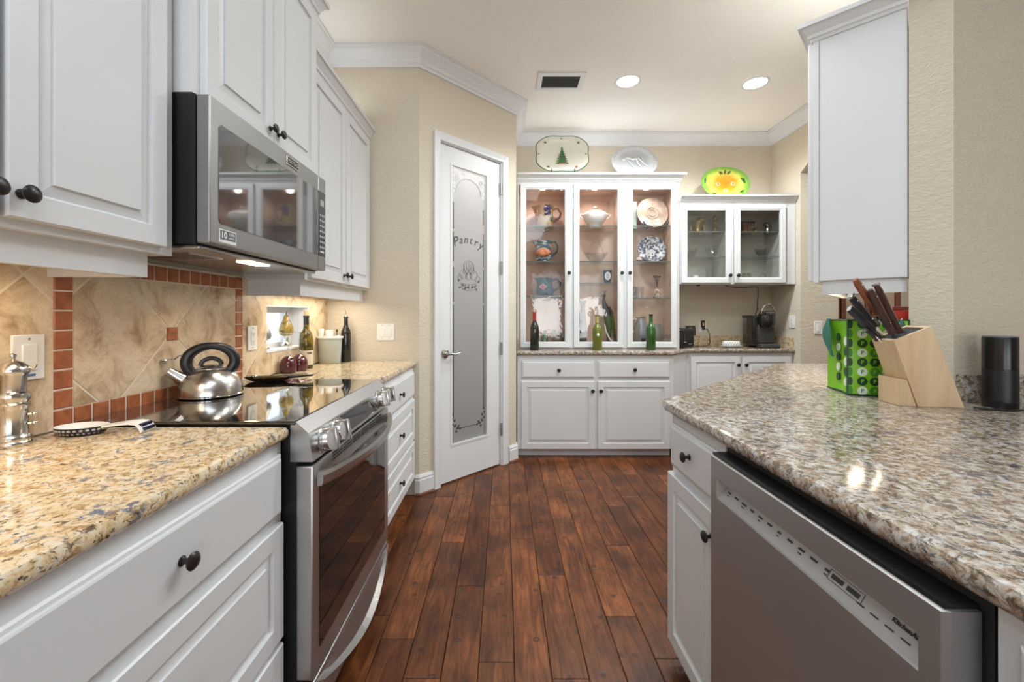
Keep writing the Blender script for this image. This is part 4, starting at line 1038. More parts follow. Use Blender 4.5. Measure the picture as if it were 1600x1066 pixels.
b = MB(); b.tube([(-1.085, 2.690, .945), (-1.083, 2.692, 1.115)], .003, 8); b.ball((-1.083, 2.692, 1.122), (.006, .006, .012), 10); inbin('stirrer', 'black tipped stirrer sticking up from the plastic bin', 'utensil', b, M['black'])
b = MB().ball((-1.062, 2.655, 1.075), (.020, .016, .018), 14); b.tube([(-1.062, 2.655, .945), (-1.062, 2.655, 1.06)], .004, 8); inbin('scoop', 'small white scoop sticking out of the plastic bin', 'scoop', b, M['china'])

def pear(loc, label, matl, h=.2):
    t = thing('pear_figurine', label, 'figurine', loc)
    s = h/.2
    MB().lathe([(.018*s, .060*s), (.034*s, .068*s), (.039*s, .085*s), (.037*s, .105*s), (.028*s, .130*s), (.019*s, .150*s), (.015*s, .166*s), (.009*s, .176*s), (.001, .179*s)], seg=24).build('pear_body', matl, t)
    b = MB(); b.tube([(0, 0, .175*s), (.003, 0, .19*s), (.008*s, 0, .20*s)], .0025, 6); b.build('stalk', M['bronze'], t)
    MB().lathe([(.030*s, 0), (.031*s, .006*s), (.016*s, .016*s), (.010*s, .035*s), (.014*s, .055*s), (.019*s, .061*s)], seg=20).build('pedestal', M['mill'], t)
pear((-1.272, 2.425, WZ0+.0065), 'gold pear figurine on the window sill behind the goblets', spatter('antique_gold', (.32, .22, .05), (.10, .07, .02), 30, .45), .205)
pear((-1.262, 2.190, WZ0+.0065), 'grey pear figurine half hidden at the left end of the window sill', mat('grey_pewter', (.30, .30, .29), .35, .6), .165)

# ------------------------------------------------------------------ things on the peninsula
M['maple'] = blockwood('light_maple', (.60, .41, .235), (.72, .54, .34), (9, 9, 1.2), .42)
M['maple2'] = blockwood('light_maple_foot', (.62, .44, .26), (.70, .52, .32), (30, 30, 1.0), .42)
ang = math.atan2(-.029, .183)
KX, KY = 1.344, 1.409
t = thing('knife_block', 'slanted light wood knife block full of dark bristles on the peninsula', 'knife block', (KX, KY, .9157), ang)
# local x to the right, y away, z up
side = [(.050, 0), (.185, 0), (.090, .271), (-.021, .221)]
b = MB(); th = .106; wl = .010
def slab(poly, ya, yb): b.prism(poly, 'y', ya, yb)
# hollow shell: front and back boards, left and right boards
slab(side, 0, wl); slab(side, th-wl, th)
b.prism([(.050, 0), (.062, 0), (-.009, .2264), (-.021, .221)], 'y', wl, th-wl)
b.prism([(.173, 0), (.185, 0), (.090, .271), (.078, .2656)], 'y', wl, th-wl)
b.build('block_body', M['maple'], t)
b = MB(); b.prism([(.062, .01), (.173, .01), (.080, .262), (-.006, .2235)], 'y', wl, th-wl); b.build('bristles', mat('bristle_grey', (.035, .038, .045), .8, bump=(160, .8, (1, 1, 1))), t)
b = MB(); b.prism([(-.002, 0), (.048, 0), (.020, .088), (-.002, .092)], 'y', .004, th-.004); b.build('support_foot', M['maple2'], t)
BR = [(.0095, .0), (.0105, .12)]
def knife(label, base, tip, wd, thk, matl, rivets=2, collar=None, curve=0.0, endcap=None):
    base = Vector(base); tip = Vector(tip)
    t2 = thing('kitchen_knife', label, 'knife', tuple(base), 0, 'knives in the wooden block')
    d = tip-base; L = d.length; d.normalize()
    # width axis lies in the plane facing the viewer; thickness axis towards the viewer
    n = Vector((.60, -.80, 0)); w2 = n.cross(d).normalized(); n = d.cross(w2).normalized()
    Mx = Matrix(((w2.x, n.x, d.x, 0), (w2.y, n.y, d.y, 0), (w2.z, n.z, d.z, 0), (0, 0, 0, 1)))
    b = MB(); b.M = Mx; rings = []
    for k in range(9):
        q = k/8; ww = wd*(.82+.30*math.sin(PI*q*1.0)**2*.4+.22*q**3); off = curve*math.sin(PI*q)*wd; tt = thk
        if k == 8: ww *= .8; tt *= .7
        ring = []
        for i in range(12):
            a = 2*PI*i/12; ca, sa = math.cos(a), math.sin(a)
            ring.append((off+ww*math.copysign(abs(ca)**.6, ca), tt*math.copysign(abs(sa)**.6, sa), L*q))
        rings.append(ring)
    b.loft(rings); b.build('handle', matl, t2)
    for k in range(rivets):
        q = (.22+.60*k/max(1, rivets-1)) if rivets > 1 else .5
        r = MB(); r.M = Mx; r.ball((curve*math.sin(PI*q)*wd, thk, L*q), (.0028, .0016, .0028), 10, 0, 6); r.ball((curve*math.sin(PI*q)*wd, -thk, L*q), (.0028, .0016, .0028), 10, 0, 6)
        r.build('rivet', M['chrome'], t2)
    bl = MB(); bl.M = Mx; bl.prism([(-wd*.85, -.055), (wd*.85, -.055), (wd*.8, .004), (-wd*.8, .004)], 'y', -.0012, .0012)
    if collar: bl.rbox(-wd*.9, wd*.9, -thk*.9, thk*.9, -collar, .002, .002)
    bl.build('blade', M['chrome'], t2)
    if endcap:
        e2 = MB(); e2.M = Mx; e2.rbox(-wd*1.02, wd*1.02, -thk*1.02, thk*1.02, L-.004, L+.005, .002); e2.build('end_cap', M['nickel'], t2)
M['hblack'] = mat('handle_black', (.016, .016, .018), .4); M['hred'] = blockwood('handle_rosewood', (.16, .045, .018), (.27, .085, .035), (25, 25, 2), .35)
M['hdark'] = blockwood('handle_dark_wood', (.035, .016, .011), (.075, .030, .020), (30, 30, 2), .35)
def kb(px, py, Y): return ((px-788)*Y/650, Y, 1.225-(py-492)*Y/650)
knife('black knife handle lowest on the left of the wooden block', kb(1364, 517, 1.475), kb(1327, 482, 1.47), .0150, .0100, M['hblack'], 0)
knife('black riveted knife handle with a steel butt, second from the left', kb(1367, 510, 1.50), kb(1329, 463, 1.50), .0140, .0100, M['hblack'], 2, endcap=True)
knife('reddish wooden knife handle rising highest from the wooden block', kb(1373, 491, 1.485), kb(1336, 437, 1.485), .0145, .0100, M['hred'], 3, collar=.03, curve=.25)
knife('dark riveted knife handle in the middle of the wooden block', kb(1394, 521, 1.46), kb(1359, 453, 1.455), .0130, .0100, M['hdark'], 2, curve=-.2)
knife('dark brown riveted knife handle furthest right in the wooden block', kb(1408, 524, 1.47), kb(1369, 445, 1.50), .0140, .0100, M['hdark'], 3, endcap=True)
t = thing('kitchen_scissors', 'grey and black utensil with short handle low in the wooden block', 'utensil', kb(1362, 530, 1.465))
b = MB(); b.tube([kb(1370, 533, 1.46), kb(1361, 522, 1.46), kb(1352, 516, 1.46)], [.006, .010, .011], 10, flat=.6); b.build('handle', M['hblack'], t, True)
b = MB(); b.tube([kb(1380, 528, 1.49), kb(1372, 522, 1.49), kb(1364, 516, 1.49)], [.012, .012, .009], 10, flat=.4); b.build('shank', M['nickel'], t, True)

# green shopping bag
A = Vector((1.322, 1.603)); B = Vector((1.508, 1.550)); dv = Vector((.048, .160))
t = thing('shopping_bag', 'lime green shopping bag printed with round dots, behind the knife block', 'bag', (1.36, 1.62, .9157))
lime = mat('bag_lime', (.20, .50, .012), .35); dkg = mat('bag_dark_green', (.008, .055, .018), .4); teal = mat('bag_teal', (.005, .13, .085), .4); wht = mat('bag_white', (.70, .78, .64), .45); mid = mat('bag_mid_green', (.05, .24, .025), .4)
BH = .288; z0 = .9165
def bagring(z, bulge, lean=0.0):
    a, b3, c, d2 = A, B, B+dv, A+dv; pts = []
    for p, q, o in ((a, b3, .004), (b3, c, -.002), (c, d2, .004), (d2, a, -.020)):
        nrm = Vector(((q-p).y, -(q-p).x)).normalized()
        for k in range(6):
            s = k/6; m = p+(q-p)*s+nrm*(o*bulge*math.sin(PI*s)); pts.append((m.x, m.y, z))
    return pts
b = MB(); zs = [z0, z0+.03, z0+.10, z0+.18, z0+.25, z0+BH]
rings = [bagring(z, .6+.5*math.sin(PI*k/5)) for k, z in enumerate(zs)]
b.loft(rings, True, False, 0, False); b.build('bag_body', lime, t, True)
b = MB()
for p in (A, B): b.tube([(p.x, p.y, z0+.002), (p.x, p.y-.001, z0+BH)], .0032, 6)
for z in (z0+.003, z0+BH): b.tube([(x, y, z) for x, y, _ in bagring(z, .6)], .0030, 6, 0, True)
b.build('dark_piping', dkg, t, True)
e = (B-A).normalized(); nrm = Vector((e.y, -e.x)); L = (B-A).length
FM = Matrix(((e.x, 0, nrm.x, A.x), (e.y, 0, nrm.y, A.y), (0, 1, 0, z0), (0, 0, 0, 1)))
def disc(cx, cz, r, mi, M0, rx=1.0):
    rings = [[(cx+r*rx*math.cos(2*PI*i/24), cz+r*math.sin(2*PI*i/24), h2) for i in range(24)] for h2 in (-.004, .0012)]
    old = b.M; b.M = M0; b.loft(rings, False, True, mi, False); b.M = old
b = MB()
for r in range(8):
    for c in range(5):
        cx = .008+.039*c; cz = .018+.0363*r
        if cx > L-.004 or cz > BH-.012: continue
        mi = 0 if r % 2 else (1 if c % 2 else 2)
        F2 = FM @ T((0, 0, .004*math.sin(PI*min(1, max(0, cx/L)))*.9)); disc(cx, cz, .0165, mi, F2, 1.0 if c else .5)
        if c: b.text('P', .019, F2 @ T((cx, cz, .0014)), {0: 3, 1: 2, 2: 3}[mi], .0003, bold=.0006)
b.build('printed_dots', [dkg, wht, mid, lime], t, True)['kind'] = 'stuff'
e2 = dv.normalized(); n2 = Vector((-e2.y, e2.x))
SMX = Matrix(((-e2.x, 0, n2.x, A.x+dv.x), (-e2.y, 0, n2.y, A.y+dv.y), (0, 1, 0, z0), (0, 0, 0, 1)))
b = MB()
for k, (cz, s2) in enumerate(((.045, 'OO'), (.085, 'OX'), (.125, 'IO'), (.165, 'O'), (.205, 'O'))):
    m2 = SMX @ T((.115, cz, -.008)); disc(.135, cz, .017, 0 if k % 2 else 1, SMX @ T((0, 0, -.008)), .8); disc(.06, cz+.012, .016, 1 if k % 2 else 0, SMX @ T((0, 0, -.013)), .8)
b.build('side_print', [dkg, wht], t, True)['kind'] = 'stuff'
b = MB()
hx = A+dv*.9+n2*.006; rg = []
for k in range(11):
    q = k/10; wv = .012+.026*math.sin(PI*min(1, q*1.15))**1.5; c0 = hx-e2*(.035*q)+n2*(.012*math.sin(PI*q)-.004)
    z = z0+BH+.004-.155*q
    rg.append([tuple((c0-e2*wv))+(z,), tuple((c0+e2*wv))+(z,), tuple((c0+e2*wv+n2*.003))+(z,), tuple((c0-e2*wv+n2*.003))+(z,)])
b.loft(rg, True, True, 0, True); b.build('side_handle', teal, t, True)
b = MB(); rg = []
for k in range(9):
    q = k/8; c0 = A+e*(.120+.050*q)+nrm*(.006); z = z0+BH-.004-.02*math.sin(PI*q); rg.append([(c0.x, c0.y, z-.012), (c0.x+nrm.x*.003, c0.y+nrm.y*.003, z-.012), (c0.x+nrm.x*.003, c0.y+nrm.y*.003, z+.012), (c0.x, c0.y, z+.012)])
b.loft(rg, True, True, 0, True); b.build('front_handle', teal, t, True)

# black cylinder speaker
t = thing('smart_speaker', 'black cylindrical speaker by the right-hand wall', 'speaker', (1.662, 1.395, .9157))
MB().lathe([(.040, 0), (.0415, .002), (.0415, .026)], seg=48).build('base_band', mat('speaker_base', (.010, .010, .011), .3), t)
b = MB().lathe([(.0415, .0265), (.0415, .128)], seg=48); gr = b.build('grille', mat('speaker_grille', (.007, .008, .010), .42), t)
b = MB(); random.seed(2)
for r in range(22):
    for i in range(72):
        a = 2*PI*(i+.5*(r % 2))/72
        if -2.9 < a-2*PI*(a > PI) < .5 or True:
            c, s2 = math.cos(a), math.sin(a); z = .030+.0044*r; w2 = .0011
            if s2 > .35: continue
            u = (-s2*w2, c*w2); R0 = .0419
            b.add([(R0*c-u[0], R0*s2-u[1], z), (R0*c, R0*s2, z-w2), (R0*c+u[0], R0*s2+u[1], z), (R0*c, R0*s2, z+w2)], [(0, 1, 2, 3)], 0)
o = b.build('perforations', mat('perforation', (.045, .055, .075), .3, .5), gr, fix=False); o['kind'] = 'stuff'
MB().lathe([(.0415, .1285), (.0415, .230), (.0405, .234)], seg=48).build('body', mat('speaker_body', (.006, .006, .007), .25), t)
MB().lathe([(.0412, .2345), (.0412, .2375), (.039, .2385), (.001, .2378)], seg=48).build('light_ring', mat('speaker_top', (.11, .125, .15), .3), t)
b = MB(); b.tube([(1.545, 1.355, .9195), (1.60, 1.330, .919), (1.66, 1.328, .9195), (1.74, 1.352, .919), (1.83, 1.375, .919), (1.95, 1.39, .919)], .0028, 8)
b.tube([(1.55, 1.375, .9185), (1.585, 1.35, .9185), (1.625, 1.36, .919)], .0024, 8)
tag(b.build('power_cord', M['black']), 'black cord lying on the counter round the cylinder speaker', 'cord')

# ------------------------------------------------------------------ things seen beyond the peninsula, through the gap under the wall cabinet
t = thing('china_hutch', 'dark brown wooden hutch in the room beyond the passage', 'cabinet', (3.60, 4.6, 0))
b = MB(); x0, x1 = 3.10, 4.5
MB().box(x0, x1, 4.6, 5.0, .01, .85).build('base', M['brownwood'], t, True)
MB().box(x0, x1, 4.72, 5.0, .85, 1.95).build('upper_case', M['brownwood'], t, True)
for i in range(4):
    a = x0+.03+.34*i; b = MB(); b.box(a, a+.05, 4.70, 4.72, .9, 1.9).box(a+.27, a+.32, 4.70, 4.72, .9, 1.9).box(a+.05, a+.27, 4.70, 4.72, 1.85, 1.9).box(a+.05, a+.27, 4.70, 4.72, .9, .95)
    dd2 = b.build('door', M['brownwood'], t, True); bx(a+.05, a+.27, 4.712, 4.719, .95, 1.85).build('door_panel', mat('panel_beige', (.36, .27, .19), .5), dd2).data.transform(TM[t.name].inverted())
t = thing('jar', 'red storage box on the counter behind the knife block', 'box', (2.20, 2.34, .9157))
MB().rbox(-.047, .047, -.04, .04, 0, .335, .004).build('box_body', M['red'], t); MB().rbox(-.049, .049, -.042, .042, .336, .354, .004).build('lid', mat('dark_red', (.16, .012, .012), .4), t)
t.name = 'storage_box'; TM[t.name] = Matrix.Translation((2.20, 2.34, .9157))

# ------------------------------------------------------------------ coffee nook
t = thing('coffee_maker', 'black pod coffee maker with silver loop handle on the nook counter', 'coffee maker', (2.455, 3.955, .9157))
M['cm'] = mat('coffee_black', (.014, .014, .015), .18); M['cmgrey'] = mat('coffee_grey', (.055, .055, .058), .4)
b = MB().rbox(-.088, .098, -.02, .13, 0, .300, .03, 4); b.build('body', M['cm'], t)
MB().rbox(-.080, .094, -.125, -.02, 0, .038, .012, 3).build('drip_tray', M['cmgrey'], t)
MB().rbox(-.072, .088, -.045, -.021, .04, .215, .012, 3).build('front_panel', M['cmgrey'], t)
b = MB().lathe([(.058, .195), (.072, .215), (.076, .26), (.074, .305), (.066, .318), (.001, .320)], (.008, -.045, 0), 28, sy=.9); b.build('brew_head', M['cm'], t)
MB().rbox(-.035, .05, -.107, -.095, .318, .335, .004).build('brand_strip', M['nickel'], t)
MB().rbox(-.048, .063, -.102, -.02, .300, .345, .012, 3).build('lid', M['cm'], t)
b = MB(); b.tube([(.008+.062*math.cos(PI*k/14), -.070, .318+.090*math.sin(PI*k/14)) for k in range(15)], .0055, 8); b.build('handle_loop', M['chrome'], t)
b = MB().rbox(-.135, -.088, -.075, .11, .02, .300, .018, 3); tk = b.build('water_tank', thin_glass('smoked_tank', (.74, .70, .66), 1.6, .02), t)
MB().rbox(-.131, -.092, -.071, .106, .022, .125, .014, 3).build('tank_water', thin_glass('dark_water', (.55, .52, .50), 1.0, .02), tk)
MB().rbox(-.137, -.084, -.072, .112, .2755, .305, .012, 3).build('tank_lid', M['cm'], t)
b = MB(); [b.ball((.06+.018*k, -.022, .278), (.006, .004, .006), 10) for k in range(2)]; b.build('buttons', M['nickel'], t)['kind'] = 'stuff'
b = MB(); b.tube([(2.075, 3.90, 1.500), (2.11, 3.92, 1.492), (2.20, 3.95, 1.485), (2.32, 3.98, 1.488), (2.42, 4.0, 1.496), (2.445, 4.01, 1.485), (2.452, 4.02, 1.42), (2.453, 4.04, 1.27), (2.46, 4.07, 1.235), (2.462, 4.10, 1.15), (2.462, 4.117, 1.02)], .0038, 8)
tag(b.build('power_cord', M['bronze']), 'dark cord hanging from the glass wall cabinet down behind the coffee maker', 'cord')
tag(MB().rbox(1.79, 1.82, 3.86, 3.885, 1.494, 1.5045, .002).build('cable_clip', M['black']), 'small black clip under the glass wall cabinet', 'clip')
t = thing('toaster', 'black toaster half hidden behind the display hutch', 'toaster', (1.685, 3.965, .9157))
MB().rbox(-.085, .075, -.12, .12, .006, .18, .022, 3).build('body', M['cm'], t)
b = MB(); [b.box(-.055+.05*k, -.035+.05*k, -.09, .09, .178, .1812) for k in range(2)]; b.build('slots', M['slot'], t)['kind'] = 'stuff'
MB().rbox(.018, .052, -.1225, -.119, .036, .044, .001).build('brand_strip', M['chrome'], t)
MB().rbox(-.03, -.005, -.135, -.119, .05, .06, .003).build('lever', M['chrome'], t)
b = MB(); [b.lathe([(.0035, 0), (.0035, .003), (.0003, .003)], (-.02, -.1225, .075+.013*k), 8) for k in range(5)]; b.build('indicator_dots', M['nickel'], t)['kind'] = 'stuff'
t = thing('photo_card', 'small dark photo card leaning on the nook backsplash', 'photo', (1.853, 4.128, 1.0175))
b = MB(); b.M = R(-.10, 'X'); b.box(-.048, .048, 0, .003, 0, .098); b.build('card', mat('card_dark', (.045, .042, .04), .4), t)
b = MB(); b.M = R(-.10, 'X'); b.lathe([(.016, .0), (.016, .001)], (0, 0, 0), 4)
b = MB(); b.M = R(-.10, 'X'); b.prism([(.019*math.cos(2*PI*k/16), .060+.024*math.sin(2*PI*k/16)) for k in range(16)], 'y', -.001, 0); b.prism([(-.035, .006), (.035, .006), (.026, .032), (0, .04), (-.026, .032)], 'y', -.001, 0, 1); b.build('picture', [mat('photo_skin', (.26, .16, .11), .5), mat('photo_cloth', (.03, .09, .04), .5)], t)
t = thing('night_light', 'brown plug-in night light in the nook outlet', 'night light', (1.972, 4.13, 1.133))
MB().rbox(-.019, .019, -.010, .010, -.035, .036, .012, 3).build('housing', mat('brown_plastic', (.06, .022, .010), .35), t); MB().rbox(-.006, .006, -.0115, -.009, -.018, .015, .002).build('lens', mat('amber_lens', (.75, .50, .30), .3), t)
b = MB(); b.rbox(1.965, 1.990, 4.118, 4.1405, 1.080, 1.095, .003); b.tube([(1.985, 4.125, 1.088), (2.012, 4.115, 1.08), (2.025, 4.105, 1.03), (2.022, 4.09, .96), (1.99, 4.07, .925), (1.93, 4.05, .920), (1.84, 4.03, .920), (1.775, 4.0, .921)], .0032, 8)
tag(b.build('power_cord', M['black']), 'black toaster cord looping down from the nook outlet', 'cord')
t = thing('butter_dish', 'white butter dish with small blue flowers in front of the nook backsplash', 'dish', (2.165, 3.97, .9157))
MB().lathe([(.06, 0), (.065, .003), (.105, .012), (.107, .015), (.06, .010)], seg=32, sy=.55).build('saucer', M['china'], t)
MB().rbox(-.078, .078, -.034, .034, .012, .058, .018, 3).build('cover', M['china'], t)
b = MB(); random.seed(4)
for k in range(12): b.ball((-.065+.0118*k, -.034, .026+.018*(k % 2)), (.005, .0012, .0045), 8, k % 2, 5)
b.build('flower_print', [mat('blue_print2', (.03, .07, .22), .3), M['leaf']], t)['kind'] = 'stuff'

# wine bottles in front of the hutch
bottle('wine_bottle', 'dark wine bottle with red foil at the left end of the hutch counter', (.267, 3.675, .9155), .345, .039, mat('dark_green_glass', (.010, .014, .008), .07, 0, .7), cap=M['red'], foil=(.70, .965), group='wine bottles in front of the hutch')
t = bottle('wine_bottle', 'yellow-green wine bottle with gold neck, middle of the hutch counter', (.822, 3.675, .9155), .315, .042, mat('yellow_green_glass', (.13, .145, .012), .07, 0, .7), cap=mat('gold_foil', (.45, .38, .14), .3, .5), foil=(.72, .92), group='wine bottles in front of the hutch')
b = MB()
for a, z in ((-1.75, .135), (-1.60, .140), (-1.45, .134), (-1.6, .127)): b.ball((.0415*math.cos(a), .0415*math.sin(a), z), (.006, .002, .006), 8)
b.build('white_crest', M['china'], t)['kind'] = 'stuff'
bottle('wine_bottle', 'green wine bottle with no foil at the right end of the hutch counter', (1.295, 3.675, .9155), .325, .041, mat('green_glass', (.022, .085, .012), .07, 0, .7), cap=M['bronze'], foil=(.90, .965), group='wine bottles in front of the hutch')

# ------------------------------------------------------------------ hutch contents
YS = 3.985
def hx(px, Y=YS): return (px-788)*Y/650
def pitcher(label, loc, h, r, matl, hmat, prof=None, hr=.5, hz=(.85, .25), hd=.065):
    t = thing('pitcher', label, 'pitcher', loc)
    def fn(p):
        x, y, z = p
        if z > h*.72 and x < 0 and abs(y) < r*.9: k = (z/h-.72)/.28; x -= r*.38*k*max(0, 1-(abs(y)/(r*.6)))
        return (x, y, z)
    pr = [(q*r, z*h) for q, z in prof]; n = len(pr)
    MB().lathe(pr+[(pr[-1][0]*.93, h), (pr[-1][0]*.85, h*.75), (pr[-1][0]*.8, h*.3)], seg=32, fn=fn).build('body', matl, t)
    x1 = r*.93
    b = MB(); b.tube([(x1*.8, 0, hz[0]*h), (x1+hd*.6, 0, hz[0]*h+.012), (x1+hd, 0, (hz[0]*.75+hz[1]*.25)*h), (x1+hd*.85, 0, (hz[0]*.4+hz[1]*.6)*h), (x1*.85, 0, hz[1]*h)], .0085, 8, flat=1.3); b.build('handle', hmat, t)
    return t
def onb(r, a, z): return (r*math.cos(a), r*math.sin(a), z)
tan = stone('tan_pottery', [(.3, (.30, .19, .09)), (.7, (.46, .33, .18))], 14, .35)
t = pitcher('tan pottery pitcher with purple grapes on the top left hutch shelf', (hx(850), YS, 2.0505), .212, .092, tan, mat('brown_glaze', (.16, .06, .025), .3), [(.95, 0), (1, .03), (.97, .3), (.93, .6), (.95, .85), (1.0, 1.0)], hd=.075)
b = MB(); random.seed(6)
for k in range(16): b.ball(onb(.090, -1.25+random.uniform(-.32, .32), .155+random.uniform(-.055, .045)), .0125, 10, 0, 6)
b.build('grape_relief', mat('grape_purple', (.035, .014, .13), .25), t)['kind'] = 'stuff'
b = MB(); b.ball(onb(.089, -.90, .185), (.022, .012, .014), 10); b.ball(onb(.089, -.80, .085), (.018, .012, .035), 10); b.ball(onb(.089, -1.3, .205), (.03, .010, .010), 10); b.build('leaf_relief', mat('dull_leaf', (.07, .075, .02), .4), t)['kind'] = 'stuff'
b = MB(); b.ball(onb(.087, -2.55, .12), (.018, .018, .065), 12); b.build('brown_relief', mat('rust_glaze', (.25, .07, .03), .3), t)
bluew = spatter('blue_stripe_glaze', (.55, .56, .52), (.045, .085, .12), 9)
n = bluew.node_tree.nodes; mpn = [q for q in n if q.type == 'MAPPING'][0]; mpn.inputs['Scale'].default_value = (1.2, 1.2, 6)
t = pitcher('blue striped pitcher with an orange fish on the second left hutch shelf', (hx(849), YS, 1.7215), .205, .080, bluew, mat('slate_glaze', (.05, .07, .08), .3), [(.80, 0), (.85, .03), (.95, .35), (.88, .65), (.9, .85), (1.0, 1.0)], hd=.062, hz=(.93, .25))
b = MB(); b.ball(onb(.074, -1.6, .09), (.062, .016, .038), 16); b.add([onb(.085, -2.4, .085), onb(.088, -2.65, .13), onb(.088, -2.65, .045), onb(.07, -2.5, .085)], [(0, 1, 3), (0, 3, 2), (0, 2, 1)]); b.build('fish_relief', spatter('fish_orange', (.50, .11, .03), (.60, .24, .10), 30), t)
tealp = stone('teal_pottery', [(.3, (.02, .055, .065)), (.7, (.07, .13, .14))], 30, .25)
t = pitcher('squat teal pitcher with a pink diamond on the third left hutch shelf', (hx(851), YS, 1.4035), .172, .085, tealp, mat('dark_brown_glaze', (.04, .02, .014), .3), [(.85, 0), (.97, .08), (1, .3), (.85, .65), (.78, .85), (.85, 1.0)], hd=.070, hz=(.88, .22))
b = MB(); b.M = T(onb(.086, -1.85, .085)) @ R(-.28, 'Z')
b.prism([(-.038, 0), (0, -.030), (.038, 0), (0, .030)], 'y', -.004, .012, 0); b.prism([(-.026, 0), (0, -.020), (.026, 0), (0, .020)], 'y', -.006, .01, 1); b.build('diamond_relief', [mat('pink_pale', (.55, .32, .32), .3), mat('pink_deep', (.42, .10, .13), .3)], t)
vessel('glass_bottle', 'small teal glass bottle on the floor of the left hutch bay', 'bottle', (hx(850), 3.95, .9405), [(.032, 0), (.035, .005), (.035, .075), (.02, .095), (.014, .11), (.018, .135), (.013, .136)], thin_glass('teal_glass', (.45, .72, .66), 1.8, .02), 20)
vessel('glass_bowl', 'large clear glass bowl on the floor of the left hutch bay', 'bowl', (hx(871), 4.0, .9405), [(.035, 0), (.04, .006), (.065, .05), (.075, .13), (.07, .13), (.058, .05), (.03, .012)], M['vessel'], 24)
t = thing('glass_mug', 'clear glass mug at the right of the left hutch bay floor', 'mug', (hx(880), 3.86, .9405)); MB().lathe([(.03, 0), (.034, .004), (.036, .09), (.033, .09), (.03, .01)], seg=20).build('cup', M['vessel'], t)
b = MB(); b.tube([(-.034, -.01, .075), (-.06, -.015, .07), (-.062, -.015, .035), (-.033, -.01, .025)], .004, 8); b.build('handle', M['vessel'], t)
# middle bay
t = thing('soup_tureen', 'white lidded soup tureen on the top middle hutch shelf', 'tureen', (hx(929.5), YS, 2.0505))
MB().lathe([(.062, 0), (.068, .006), (.05, .014), (.046, .024), (.075, .045), (.105, .085), (.122, .125), (.118, .135), (.11, .13)], seg=36, sy=.85).build('bowl', M['china'], t)
ld = MB().lathe([(.114, .134), (.105, .147), (.080, .160), (.04, .172), (.012, .177)], seg=36, sy=.85).build('lid', M['china'], t)
MB().lathe([(.008, .175), (.007, .185), (.012, .190), (.017, .198), (.012, .208), (.001, .212)], seg=16).build('finial', M['china'], ld)
for sx in (-1, 1):
    b = MB(); b.tube([(sx*.105, 0, .09), (sx*.135, 0, .105), (sx*.148, 0, .130), (sx*.128, 0, .138), (sx*.112, 0, .122)], .007, 8); b.build('handle', M['china'], t)
t = thing('glass_basket', 'clear pressed glass basket with tall handle on the second middle hutch shelf', 'basket', (hx(931), YS, 1.7215))
b = MB(); rings = []
for r, z in ((.05, 0), (.055, .01), (.08, .045), (.112, .085), (.106, .085), (.075, .045), (.045, .015)):
    rings.append([(r*math.cos(2*PI*i/36)*(1+.05*math.cos(12*2*PI*i/36)*(z > .04)), r*.75*math.sin(2*PI*i/36), z+.012*(z > .06)*abs(math.cos(2*PI*i/36))**2) for i in range(36)])
b.loft(rings); b.build('bowl', M['vessel'], t)
b = MB(); b.tube([(-.085, 0, .07), (-.065, 0, .12), (-.04, 0, .175), (-.02, 0, .198), (.02, 0, .198), (.04, 0, .175), (.065, 0, .12), (.085, 0, .07)], .0065, 8); b.build('handle', M['vessel'], t)
t = thing('oval_plaque', 'small navy framed oval plaque on the third middle hutch shelf', 'plaque', (hx(948.5), YS-.02, 1.5225))
nv = mat('navy_frame', (.02, .03, .06), .35)
MB().rbox(-.036, .036, -.012, .012, 0, .016, .003).build('stand', nv, t); MB().prism([(-.040, .128), (-.040, .100), (-.036, .03), (-.026, .016), (.026, .016), (.036, .03), (.040, .100), (.040, .128)], 'y', -.006, .006).build('frame', nv, t)
b = MB(); b.prism([(.028*math.cos(2*PI*k/24), .072+.040*math.sin(2*PI*k/24)) for k in range(24)], 'y', -.0085, -.006); ov = b.build('oval_face', M['china'], t)
b = MB()
for z, w2 in ((.088, .012), (.076, .018), (.064, .016), (.054, .010)): b.box(-w2, w2, -.0092, -.0085, z-.0018, z+.0018)
b.build('face_marks', nv, ov)['kind'] = 'stuff'
t = thing('peacock_figurine', 'tall brown peacock figurine with a long tail on the middle hutch floor', 'figurine', (hx(951), 3.97, .9405))
MB().lathe([(.055, 0), (.055, .012), (.03, .022), (.022, .03)], seg=20).build('base', M['bronze'], t)
b = MB(); b.tube([(.0, 0, .02), (-.004, 0, .15), (-.012, 0, .26), (-.030, 0, .34), (-.045, 0, .39), (-.050, 0, .43), (-.046, 0, .46)], [.02, .028, .036, .034, .020, .012, .013], 14); b.ball((-.046, -.002, .468), (.017, .014, .014), 12); b.tube([(-.06, 0, .468), (-.078, 0, .462)], [.005, .001], 6); b.build('body', mat('peacock_slate', (.055, .05, .06), .4), t)
b = MB()
for k in range(3): b.tube([(-.044+.003*k, 0, .478), (-.050+.012*k, 0, .505)], .0016, 6); b.ball((-.050+.012*k, 0, .508), .004, 8)
b.build('crest', M['bronze'], t)['kind'] = 'stuff'
b = MB(); b.tube([(.0, -.012, .36), (.022, -.016, .30), (.032, -.018, .20), (.045, -.02, .10), (.055, -.022, .02)], [.020, .034, .036, .030, .024], 14, flat=.5); b.build('tail', spatter('peacock_tail', (.085, .055, .03), (.025, .018, .014), 40), t)
b = MB(); b.tube([(-.05, -.03, .20), (-.035, -.035, .12), (.0, -.04, .05), (.05, -.04, .012), (.085, -.04, .014)], [.012, .016, .016, .013, .008], 10, flat=.5); b.build('white_plume', M['china'], t)
t = thing('tall_vase', 'slender dark blue glass vase standing left on the middle hutch floor', 'vase', (hx(912), 4.03, .9405))
